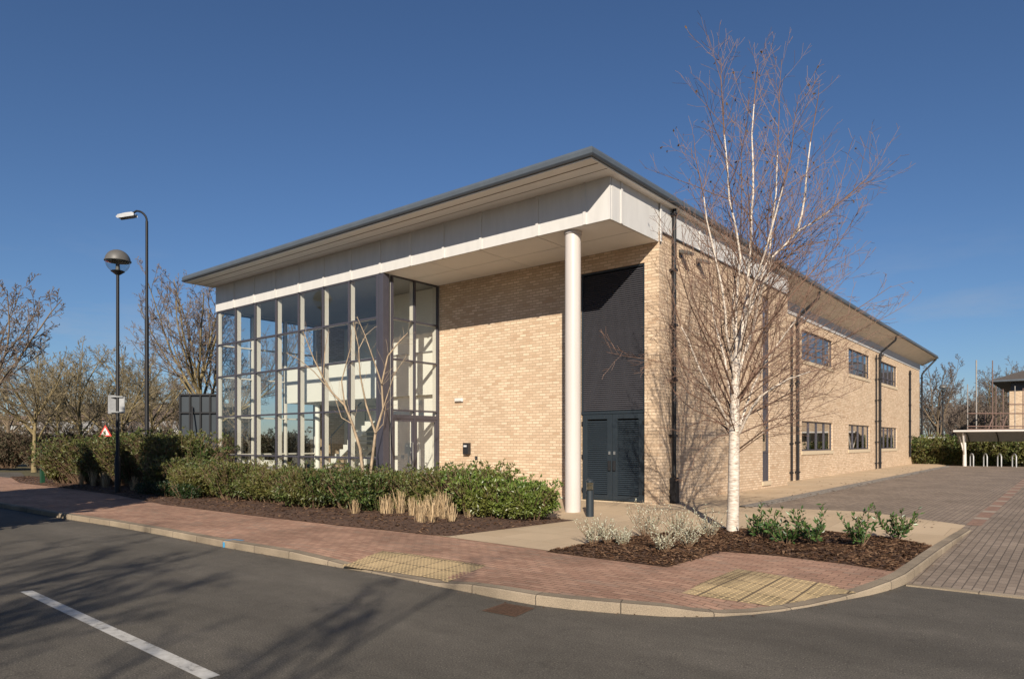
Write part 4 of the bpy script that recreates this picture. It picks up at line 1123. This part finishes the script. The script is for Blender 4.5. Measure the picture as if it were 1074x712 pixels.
T6 = bare_tree(26, 8, 1.4, ('mossy_bark', 'mossy_twig'), 12, dens=.9, trunkh=.10, rmin=.02)
used = set()
def tree(proto, px, d, H, rz_, lab, grp='bare trees beyond the hedge'):
    p = cw((px - CX) / F * d, d, -.1); s_ = H / 8
    first = proto.name not in used; used.add(proto.name)
    o = place(proto, p, rz_, s_, lab, first); o['group'] = grp; return o
tree(T3, 211, 36, 10.4, .5, 'tallest bare tree on the left, rising beside the left end of the glass hall')
tree(T1, 84, 44, 8.0, 1.0, 'bare tree with a short trunk directly left of the globe lamp post')
tree(T2, 36, 40, 7.6, 2.0, 'mossy bare tree behind the left end of the hedge')
tree(T4, -14, 32, 9.4, 3.0, 'big bare tree cut by the left edge of the picture')
tree(T1, 128, 52, 9.0, 4.0, 'bare tree behind the two lamp posts')
tree(T2, 160, 60, 9.4, 5.0, 'distant bare tree between the tall lamp post and the tall tree')
tree(T4, 8, 62, 9.0, .3, 'distant bare tree behind the big tree at the left edge')
tree(T1, 60, 70, 9.2, 1.7, 'far bare tree seen through the gaps left of the globe lamp')
tree(T2, 105, 78, 10.5, 1.2, 'farthest bare tree on the left, in front of the pale warehouse')
tree(T4, 250, 60, 10, 2.2, 'bare tree seen through the left end of the glass hall')
tree(T4, 180, 80, 10, 2.9, 'far bare tree in front of the brown roofed shed')
for i, (px, d, H) in enumerate(((-30, 66, 6), (5, 72, 6), (40, 80, 6.5), (75, 84, 7), (110, 74, 6.5), (140, 84, 7), (170, 74, 6.5), (195, 84, 7), (240, 90, 7))):
    tree(T6 if i % 2 else T5, px, d, H, i * 1.1, ['bushy bare thicket tree beyond the left edge', 'bushy thicket tree at far left before the pale warehouse', 'bushy thicket tree left of the short trunked tree', 'bushy thicket tree behind the short trunked tree', 'bushy thicket tree behind the red triangular sign',
        'bushy thicket tree between the two lamp posts', 'bushy thicket tree right of the tall lamp post', 'bushy thicket tree behind the dark board', 'bushy thicket tree seen through the glass hall'][i], 'thicket trees before the warehouses')
gR = 'bare trees beyond the car park'
tree(T4, 984, 68, 9.6, .7, 'bare tree rising behind the far corner of the office', gR)
for i, (px, d, H) in enumerate(((975, 84, 8), (995, 88, 7), (1008, 80, 6.2), (1022, 86, 8), (1036, 80, 7.4), (1050, 90, 8), (1070, 96, 9))):
    tree(T5, px, d, H, i * .9, ['dense brown thicket tree beside the far office corner', 'dense brown thicket tree behind the distant globe lamp', 'lowest brown thicket tree above the shelter end', 'dense brown thicket tree behind the thickest scaffolding pole',
        'dense brown thicket tree left of the neighbouring roof', 'dense brown thicket tree behind the neighbouring brick wall', 'dense brown thicket tree at the right edge'][i], 'thicket trees beyond the car park')
tree(T3, 1046, 92, 12, 2.7, 'bare tree standing behind the scaffolding poles', gR)
for i, (px, d, H, pr) in enumerate(((1000, 100, 7.6, T4), (1016, 105, 8.6, T4), (1030, 98, 8, T3), (1062, 110, 10.5, T3), (974, 110, 9, T4), (1080, 100, 10, T4), (1008, 118, 9, T4), (1024, 120, 9.5, T4))):
    tree(pr, px, d, H, i * 1.3, ['low brown bare tree next to the distant globe lamp', 'brown bare tree between distant globe lamp and scaffolding', 'brown bare tree behind the left scaffolding pole',
         'bare tree behind the neighbouring brick building', 'far bare tree hidden behind the office corner', 'bare tree behind the neighbouring roof at the right edge', 'far bare tree behind the cycle shelter end', 'far bare tree behind the tallest scaffolding pole'][i], gR)
# trees behind the photographer whose shadows fall on the road
gB = 'trees behind the photographer'
o = dup(T3); q = cw(-6.4, -9.5, -.1); o.location = q; o.scale = (1.25,) * 3; o.rotation_euler.z = .4; o['label'] = 'bare roadside tree across the road casting its shadow on the asphalt'; o['group'] = gB
o = dup(T1); q = cw(-10.5, -8.0, -.1); o.location = q; o.scale = (1.1,) * 3; o.rotation_euler.z = 2.1; o['label'] = 'second bare roadside tree farther left across the road'; o['group'] = gB

def leafblob(mb, rnd, c0, rx, ry, rz_, n, ls, up=.0, shell=.55, lw=.45, flat=0, zmin=-9):
    for _ in range(n):
        d = rdir(rnd); rr = rnd.uniform(shell, 1) ** .5 * (1 + .22 * noise.noise(Vector((d.x * 2 + c0[0], d.y * 2 + c0[1], d.z * 2))))
        p = Vector((c0[0] + d.x * rx * rr, c0[1] + d.y * ry * rr, c0[2] + d.z * rz_ * rr))
        if p.z < zmin: continue
        leaf(mb, rnd, p, d, ls, lw, up)
def leaf(mb, rnd, p, d, ls, lw, up=0.):
    l = ls * rnd.uniform(.6, 1.25); u = (rdir(rnd) + d * .6 + Vector((0, 0, up))).normalized()
    s_ = u.cross(rdir(rnd)).normalized() * l * lw * .5; u = u * l
    nrm = u.cross(s_).normalized() * l * .08
    mb.face([p, p + u * .45 + s_ + nrm, p + u, p + u * .45 - s_ + nrm])

def hedge(name, label, cells, mat, ls, dens, seed, grp=None, stems=True, base=(0, 0), cat='hedge', shoots=.12):
    # cells: (x, y, rx, ry, h) mounds of one planting
    rnd = random.Random(seed); x, y = cells[0][0], cells[0][1]
    t = thing(name, label, cat, (x, y, 0), grp); mb = MB(); sm = MB()
    for (x, y, rx, ry, h) in cells:
        zc = h * .55
        n = int(dens * (rx * ry * 4 + h * (rx + ry) * 3))
        leafblob(mb, rnd, (x, y, zc), rx, ry, h * .47, n, ls, .3, .35)
        leafblob(mb, rnd, (x, y, zc), rx * .7, ry * .7, h * .36, int(n * .4), ls * 1.3, 0, .3)
        for _ in range(int(n * .02)):
            a = rnd.uniform(0, 6.28); q = Vector((x + math.cos(a) * rx * rnd.uniform(.1, .5), y + math.sin(a) * ry * rnd.uniform(.1, .5), .03))
            d = Vector((math.cos(a) * .6, math.sin(a) * .6, 1)).normalized(); pts = [q]
            hh = h * rnd.uniform(.7, 1.25); d0 = d
            for _ in range(4): d0 = (d0 + rdir(rnd) * .18).normalized(); pts.append(pts[-1] + d0 * hh / 4)
            sm.tube(pts, [.011, .009, .007, .005, .003], 4, cap=False)
            for q2 in (pts[-1], pts[-2]):
                for _ in range(5): leaf(mb, rnd, q2 + rdir(rnd) * .03, d0, ls, .45, .3)
    mb.build('foliage', mat, t); sm.build('stems', 'hedge_stem', t)
    return t
rnd = random.Random(77)
def row(x0, y0, x1, y1, n, rx, ry, h, jit=.12):
    return [(x0 + (x1 - x0) * i / max(1, n - 1) + rnd.uniform(-jit, jit), y0 + (y1 - y0) * i / max(1, n - 1) + rnd.uniform(-jit, jit), rx * rnd.uniform(.85, 1.15), ry * rnd.uniform(.85, 1.15), h * rnd.uniform(.8, 1.1)) for i in range(n)]
A0 = at(40, 505); A1 = at(205, 517)
hedge('laurel_hedge', 'tall dark evergreen hedge running behind the globe lamp on the left', row(-30.0, 9.9, -23.7, 11.5, 9, .8, .8, 1.70), 'laurel_leaf', .11, 1500, 31)
hedge('laurel_hedge', 'low loose evergreen hedge along the foot of the glass wall', row(-21.6, 9.85, -12.6, 10.25, 13, .6, .75, .97, .2), 'laurel_leaf', .08, 1700, 32)
hedge('laurel_hedge', 'mid height evergreen hedge between the glass corner and the clipped bush', row(-12.9, 11.0, -10.2, 11.3, 6, .5, .6, .92), 'laurel_leaf', .08, 1700, 33)
hedge('laurel_bush', 'dense bright green laurel bush nearest the white column', row(-10.0, 10.9, -8.7, 11.2, 4, .52, .6, .92, .1), 'bright_laurel_leaf', .08, 1700, 34, cat='bush')
hedge('low_shrub', 'low russet stemmed shrub under the globe lamp', row(-21.8, 9.2, -19.0, 9.2, 3, .5, .35, .5), 'dark_leaf', .05, 600, 35, cat='shrub')
# far right hedge
a, b = at(972, 487), at(1095, 488)
cells = [(a.x + (b.x - a.x) * i / 11 - ST * 1.6, a.y + (b.y - a.y) * i / 11 + CT * 1.6, 1.5, 1.0, 1.75 * rnd.uniform(.93, 1.05)) for i in range(12)]
hedge('laurel_hedge', 'long dark evergreen hedge behind the cycle shelter', cells, 'laurel_leaf', .2, 260, 36)

p_ = cw(-33, 43); hedge('scrub_thicket', 'low brown scrub beyond the side road at the far left edge', [(p_.x + CT * i * 1.9, p_.y + ST * i * 1.9, 1.3, 1.0, 1.9 * rnd.uniform(.8, 1.2)) for i in range(-6, 4)], 'far_leaf', .16, 260, 41, cat='scrub')
p_ = cw(-29, 50); hedge('scrub_thicket', 'low green and brown scrub in front of the pale warehouse', [(p_.x + CT * i * 2.2, p_.y + ST * i * 2.2, 1.5, 1.0, 2.1 * rnd.uniform(.7, 1.2)) for i in range(-7, 8)], 'far_leaf', .18, 220, 42, cat='scrub')
# straw tufts of cut grass
spots = [(372, 541, .34), (387, 534, .42), (398, 535, .5), (408, 541, .42), (420, 541, .5), (433, 543, .38), (441, 550, .42), (453, 549, .42), (466, 546, .55), (493, 545, .42), (380, 537, .4), (402, 541, .36), (415, 536, .46), (427, 537, .44), (447, 543, .46), (459, 544, .5), (474, 549, .36), (70, 508, .6), (85, 510, .65), (98, 511, .6), (110, 513, .55), (140, 516, .45)]
names = ['small straw coloured tuft at the left end of the row before the low hedge', 'straw tuft second from the left in the row before the low hedge', 'straw tuft third from the left in the row before the low hedge',
         'shorter straw tuft fourth from the left in the row before the low hedge', 'straw tuft fifth from the left in the row before the low hedge', 'short straw tuft sixth from the left in the row before the low hedge',
         'foremost straw tuft, nearest the pavement in front of the hedge', 'straw tuft just left of the tallest one in the row', 'tallest straw tuft near the right end of the row', 'lone straw tuft in front of the bright laurel bush',
         'small straw tuft behind the first gap of the row', 'low straw tuft at the front of the row, left of its middle', 'straw tuft at the back of the row, left of its middle', 'straw tuft at the back of the row, at its middle',
         'straw tuft between the foremost tuft and the back of the row', 'straw tuft leaning against the tallest one', 'short straw tuft in front of the tallest one, near the pavement',
         'shaded straw tuft nearest the green post', 'shaded straw tuft second from the green post', 'shaded straw tuft third from the green post', 'shaded straw tuft just left of the globe lamp post', 'shaded straw tuft just right of the globe lamp post']
for i, (px, py, h) in enumerate(spots):
    p = at(px, py); rnd2 = random.Random(200 + i); mb = MB()
    for _ in range(80):
        a = rnd2.uniform(0, 6.28); rr = rnd2.uniform(0, .15) * rnd2.random() ** .4; q = Vector((p.x + math.cos(a) * rr, p.y + math.sin(a) * rr, .03))
        d = Vector((math.cos(a) * rr * .9 + rnd2.gauss(0, .13), math.sin(a) * rr * .9 + rnd2.gauss(0, .13), 1)) * h * rnd2.uniform(.35, 1.1)
        wv = Vector((math.cos(a + 1.5), math.sin(a + 1.5), 0)) * .005
        mb.face([q - wv, q + wv, q + d + wv * .7, q + d - wv * .7])
    lab = names[i]
    tag(mb.build('grass_tuft', 'straw'), lab, 'grass tuft', 'cut straw coloured grass tufts')

# silver shrubs and green shrubs of the right bed
def shoots(name, label, p, nsh, h, spread, mat, ls, lpn, seed, grp, lw=.4, cat='shrub'):
    rnd = random.Random(seed); t = thing(name, label, cat, p, grp); mb, sm = MB(), MB()
    for k in range(nsh):
        a = rnd.uniform(0, 6.28); lean = rnd.uniform(.1, 1) * spread
        d = Vector((math.cos(a) * lean, math.sin(a) * lean, 1)).normalized(); q = Vector(p) + Vector((math.cos(a), math.sin(a), 0)) * .04
        pts = [q]; hh = h * rnd.uniform(.45, 1.15)
        for i in range(5):
            d = (d + rdir(rnd) * .12 + Vector((0, 0, .08))).normalized(); pts.append(pts[-1] + d * hh / 5)
        sm.tube(pts, [.006, .005, .004, .004, .003, .002], 4, cap=False)
        for j in range(lpn):
            f_ = .2 + .8 * (j + rnd.random()) / lpn; i = min(4, int(f_ * 5)); q2 = pts[i].lerp(pts[i + 1], f_ * 5 - i)
            leaf(mb, rnd, q2, (rdir(rnd) + d).normalized(), ls, lw, .5)
    mb.build('foliage', mat, t); sm.build('stems', 'hedge_stem', t); return t
sv = [((622, 572.5), .44, .50, 'silver leaved shrub at the left tip of the right bed'), ((637, 573), .38, .45, 'silver leaved shrub second from the left tip of the right bed'), ((653, 575.5), .26, .5, 'smallest silver leaved shrub, between the left tip pair and the big clump'),
      ((678, 565), .55, .5, 'silver leaved shrub at the back left of the big clump'), ((697, 583), .46, .5, 'silver leaved shrub nearest the pavement corner'), ((710, 568), .5, .6, 'silver leaved shrub in the middle of the big clump'),
      ((722, 577), .42, .55, 'silver leaved shrub right of the one nearest the pavement corner'), ((744, 568), .50, .65, 'silver leaved shrub just left of the birch trunk')]
for i, ((px, py), h, s_, lab) in enumerate(sv):
    p = at(px, py); p.z = bedR(p.x, p.y); shoots('silver_shrub', lab, tuple(p), 40, h * rnd.uniform(.9, 1.1), s_ * 1.9, 'silver_leaf', .036, 17, 300 + i, 'silver shrubs in the right bed', .38)
gv = [((799, 568), .46, 1.5, 'green leafed shrub closest to the birch trunk'), ((824, 573), .34, 1.7, 'low green shrub, second from the birch trunk'), ((852, 575), .52, 1.4, 'bushy green shrub in the middle of the right bed'),
      ((903, 577), .60, 1.6, 'tallest green shrub, right of the middle of the right bed'), ((940, 569), .52, 1.2, 'green shrub nearest the car park kerb')]
for i, ((px, py), h, s_, lab) in enumerate(gv):
    p = at(px, py); p.z = bedR(p.x, p.y); shoots('green_shrub', lab, tuple(p), 16, h * 1.1, s_, 'glossy_leaf', .085, 21, 320 + i, 'green shrubs in the right bed', .42)

# off-frame evergreens at the left whose shade lies over the pavement
def conifer(p, H, r, lab, seed):
    rnd = random.Random(seed); t = thing('conifer', lab, 'tree', p, 'evergreens beside the road out of frame'); mb = MB()
    MB().lathe(p[0], p[1], [(.16, p[2]), (.08, H * .6), (.02, H)], 8).build('trunk', 'brown_bark', t)
    for _ in range(5200):
        z = rnd.uniform(.5, H); k = (1 - ((z - .5) / (H - .5)) ** 2.6); a = rnd.uniform(0, 6.28); rr = r * k * rnd.uniform(.2, 1) ** .5
        leaf(mb, rnd, Vector((p[0] + math.cos(a) * rr, p[1] + math.sin(a) * rr, z)), Vector((math.cos(a), math.sin(a), -.2)), .42, .5, 0)
    mb.build('crown', 'conifer_leaf', t)
conifer(tuple(cw(-12.2, 11.6, -.1)), 7.8, 2.1, 'broad dark conifer beside the road, the one nearest the hedge', 51)
conifer(tuple(cw(-15.8, 11.6, -.1)), 7.8, 2.3, 'broad dark conifer beside the road, the farthest to the left', 52)
conifer(tuple(cw(-14.0, 9.0, -.1)), 8.6, 2.4, 'broad dark conifer beside the road, the one nearest the photographer', 53)

# ------------------------------------------------------------------ things beyond the car park
gh = .2
def bxyz(px, d, z=0): return cw((px - CX) / F * d, d, z)
# cycle shelter
d = 41.5
P0 = bxyz(1012, d); P1 = P0 + Vector((9.0, 0, 0))
dv = (P1 - P0).normalized(); nv = Vector((-dv.y, dv.x, 0))
t = thing('cycle_shelter', 'cycle shelter with a low curved pale canopy at the far edge of the car park', 'shelter', (P0.x, P0.y, gh))
L_ = (P1 - P0).length; zc = EYE + (HZ - 454) * d / F
mb = MB(); prof2 = [(-1.1, .08), (-1.0, .10), (-.5, .06), (.0, -.03), (.6, -.22), (1.1, -.5)]
for s_ in (-.45, L_):
    for dz_ in (0, .035):
        for a, b in prof2: q = P0 + dv * s_ + nv * a; mb.v.append((q.x, q.y, zc + b + dz_))
k = len(prof2)
for i in range(k - 1):
    mb.f += [(i, 2 * k + i, 2 * k + i + 1, i + 1), (k + i, k + i + 1, 3 * k + i + 1, 3 * k + i), (i, i + 1, k + i + 1, k + i), (2 * k + i, 3 * k + i, 3 * k + i + 1, 2 * k + i + 1)]
mb.f += [(0, k, 3 * k, 2 * k), (k - 1, 3 * k - 1, 4 * k - 1, 2 * k - 1)]
mb.build('canopy', 'galvanised', t, smooth='auto')
mb = MB(); q0 = P0 + dv * -.45 - nv * 1.1; q1 = P0 + dv * L_ - nv * 1.1
mb.tube([(q0.x, q0.y, zc + .10), (q1.x, q1.y, zc + .10)], .06, 8); mb.build('front_gutter', 'white_paint', t)
mb = MB()
for i in range(7): 
    s_ = .1 + i * (L_ - .2) / 6
    mb.tube([P0 + dv * s_ + nv * a + Vector((0, 0, zc + b - .03)) for a, b in prof2], .03, 6)
mb.build('rib', 'dark_plastic', t)
for s_ in (0, L_ * .5, L_):
    q = P0 + dv * s_ - nv * .1
    m_ = MB(); m_.tube([(q.x, q.y, gh - .1), (q.x, q.y, gh + .7), q + Vector((0, 0, zc - .1))], [.1, .09, .06], 10)
    m_.tube([(q.x, q.y, gh + .6), q - nv * .75 + Vector((0, 0, zc))], .045, 6).tube([(q.x, q.y, gh + .6), q - dv * .25 + Vector((0, 0, zc - .2))], .04, 6)
    m_.build('post', 'white_paint', t)
ho = None
for i, px in enumerate((1019.3, 1033.5, 1048.3, 1063.8)):
    k_ = (px - CX) / F; Yh = P0.y - .2; xh = (CT * k_ - ST) * Yh / (ST * k_ + CT); q = Vector((xh, Yh, 0)); hv = nv
    if ho is None:
        pts = [hv * -.35 + Vector((0, 0, 0)), hv * -.35 + Vector((0, 0, .55))] + [hv * (-.35 * math.cos(R(a))) + Vector((0, 0, .55 + .2 * math.sin(R(a)))) for a in range(20, 180, 20)] + [hv * .35 + Vector((0, 0, .55)), hv * .35]
        hv2 = dv * .18
        pts = [p_ + dv * (p_.dot(nv) * -.33) for p_ in pts]
        ho = MB().tube(pts, .034, 8).build('cycle_stand', 'galvanised', off=(0, 0, 0), smooth='auto'); o = ho
    else: o = ho.copy(); COL.objects.link(o)
    o.location = (q.x, q.y, gh)
    tag(o, ['first', 'second', 'third', 'fourth'][i] + ' metal cycle hoop from the left under the shelter canopy', 'cycle stand', 'cycle hoops under the shelter')

# neighbouring brick building with hipped roof
d = 60; e0 = bxyz(1035.5, d); zE = EYE + (HZ - 396) * d / F; w0 = bxyz(1058.7, d + 1.5)
t = thing('neighbouring_building', 'buff brick building with a hipped tiled roof at the right edge', 'building', (w0.x, w0.y, 0))
x0_, y0_ = w0.x, w0.y
MB().box(x0_, x0_ + 20, y0_, y0_ + 14, -.1, zE - 1.0).build('wall', 'buff_brick', t)
MB().box(x0_ + .1, x0_ + 19.9, y0_ + .1, y0_ + 13.9, zE - .99, zE - .16).build('clerestory', 'frame_metal', t)
ov = 1.25
A = (x0_ - ov, y0_ - ov); B = (x0_ + 20 + ov, y0_ - ov); C2 = (x0_ + 20 + ov, y0_ + 14 + ov); D2 = (x0_ - ov, y0_ + 14 + ov); zh = zE + 3.2
mb = MB(); z = zE - .1
mb.v = [(*A, z), (*B, z), (*C2, z), (*D2, z), (x0_ + 7, y0_ + 7, zh), (x0_ + 13, y0_ + 7, zh)]
mb.f = [(0, 1, 5, 4), (1, 2, 5), (2, 3, 4, 5), (3, 0, 4), (3, 2, 1, 0)]
mb.build('roof', 'roof_tile', t)
MB().box(A[0] - .06, B[0] + .06, A[1] - .06, D2[1] + .06, zE - .26, zE - .105).build('eaves', 'roof_metal', t)
wf = MB().box(x0_ + 2.0, x0_ + 4.2, y0_ - .03, y0_ + .02, 3.6, 4.9).build('window', 'frame_metal', t)
MB().box(x0_ + 2.1, x0_ + 4.1, y0_ - .05, y0_ - .032, 3.7, 4.8).build('glass', 'dim_panel', wf)
wf = MB().box(x0_ - .03, x0_ - .001, y0_ + 1.6, y0_ + 3.0, 1.2, 4.9).build('window', 'frame_metal', t)
# scaffolding
d = 54
t = thing('scaffolding', 'bare scaffolding poles with guard rails in front of the neighbouring brick building', 'scaffold', bxyz(1040, d, 0))
for px, top in ((1014.8, 402), (1024, 376), (1041, 378), (1044.5, 404), (1052, 406), (1049.5, 430), (1064.5, 402), (1073, 405), (1033, 430), (1084, 400)):
    q = bxyz(px, d + (px % 3)); zt2 = EYE + (HZ - top) * d / F
    MB().tube([(q.x, q.y, -.1), (q.x, q.y, zt2)], .035 if px != 1024 else .05, 8).build('pole', 'dull_tube' if px in (1014.8, 1024, 1064.5) else 'tube_rust', t)
mb = MB()
for yy in (433.5, 447, 450): mb.tube([bxyz(1014, d, EYE + (HZ - yy) * d / F), bxyz(1095, d, EYE + (HZ - yy) * d / F)], .05, 6)
for yy in (424,): mb.tube([bxyz(1058, d, EYE + (HZ - yy) * d / F), bxyz(1095, d, EYE + (HZ - yy) * d / F)], .05, 6)
mb.build('rail', 'tube_rust', t)
mb = MB()
for px in (1036, 1050): mb.tube([bxyz(px, d, EYE + (HZ - 452) * d / F), bxyz(px + 6, d, EYE + (HZ - 436) * d / F)], .05, 6)
mb.build('brace', 'tube_rust', t)
# distant lamps
q = bxyz(989, 57, -.1); globe_lamp(tuple(q), EYE + (HZ - 403) * 57 / F, .30, 'small distant globe lamp standing beyond the far corner of the office')
arm_lamp(985.3, 70, EYE + (HZ - 407) * 70 / F, 'distant thin street lamp with a short arm, left of the distant globe lamp', 8)
# van beyond the far hedge
q = bxyz(977, 62, 0)
t = thing('parked_van', 'white van with only its roof showing over the far hedge', 'van', (q.x, q.y, 0))
def vb(prof_, w0_, w1_, nm, mat):
    mb = MB(); k = len(prof_)
    for w_ in (w0_, w1_):
        for a, b in prof_: v = q + ax * a + fw_ * w_; mb.v.append((v.x, v.y, b))
    mb.f = [tuple(range(k)), tuple(reversed(range(k, 2 * k)))] + [(i, (i + 1) % k, k + (i + 1) % k, k + i) for i in range(k)]
    return mb.build(nm, mat, t, bev=.03)
vb([(-1.6, .3), (1.5, .3), (1.7, .9), (1.3, 1.2), (.9, 1.9), (.7, 2.05), (-1.5, 2.05), (-1.6, 1.9)], -.85, .85, 'body', 'white_paint')
vb([(1.25, 1.22), (.93, 1.8), (.1, 1.8), (.1, 1.22)], -.87, .87, 'window', 'dim_panel')
for a in (-1.0, 1.0):
    vb([(a + .32 * math.cos(R(i * 30)), .22 + .32 * math.sin(R(i * 30))) for i in range(12)], -.9, .9, 'wheel', 'rubber')
# pale warehouses behind the left trees
for px, d, wd, h, mat, lab, dep in ((20, 96, 22, 4.2, 'warehouse_white', 'long pale warehouse low behind the trees at far left', 12), (150, 90, 22, 4.6, 'warehouse_white', 'pale warehouse between the lamp posts and the site board', 14), (165, 108, 26, 6.6, 'warehouse_brown', 'brown roofed shed behind the pale warehouse', 14)):
    q = bxyz(px, d, -.1); t = thing('warehouse', lab, 'building', tuple(q))
    v0 = len(MB().v)
    obox(MB(), (q.x, q.y, h / 2 - .1), wd / 2, dep / 2, h / 2, ax, fw_).build('wall', mat, t)
    mb = MB(); pr = [(-dep / 2 - .3, h - .1), (0, h + 1.1), (dep / 2 + .3, h - .1), (dep / 2 + .3, h - .3), (-dep / 2 - .3, h - .3)]; k = 5
    for s_ in (-wd / 2 - .3, wd / 2 + .3):
        for a, b in pr: v = q + ax * s_ + fw_ * a; mb.v.append((v.x, v.y, b))
    mb.f = [tuple(range(k)), tuple(reversed(range(k, 2 * k)))] + [(i, (i + 1) % k, k + (i + 1) % k, k + i) for i in range(k)]
    mb.build('roof', 'warehouse_brown' if mat == 'warehouse_white' else 'roof_tile', t)
    for i in range(3):
        c1 = q + ax * (-wd / 3 + i * wd / 3) - fw_ * (dep / 2 + .02) + Vector((0, 0, 1.6 - q.z))
        obox(MB(), (c1.x, c1.y, 1.6), 1.6, .03, 1.5, ax, fw_).build('roller_door', 'grey_panel', t)
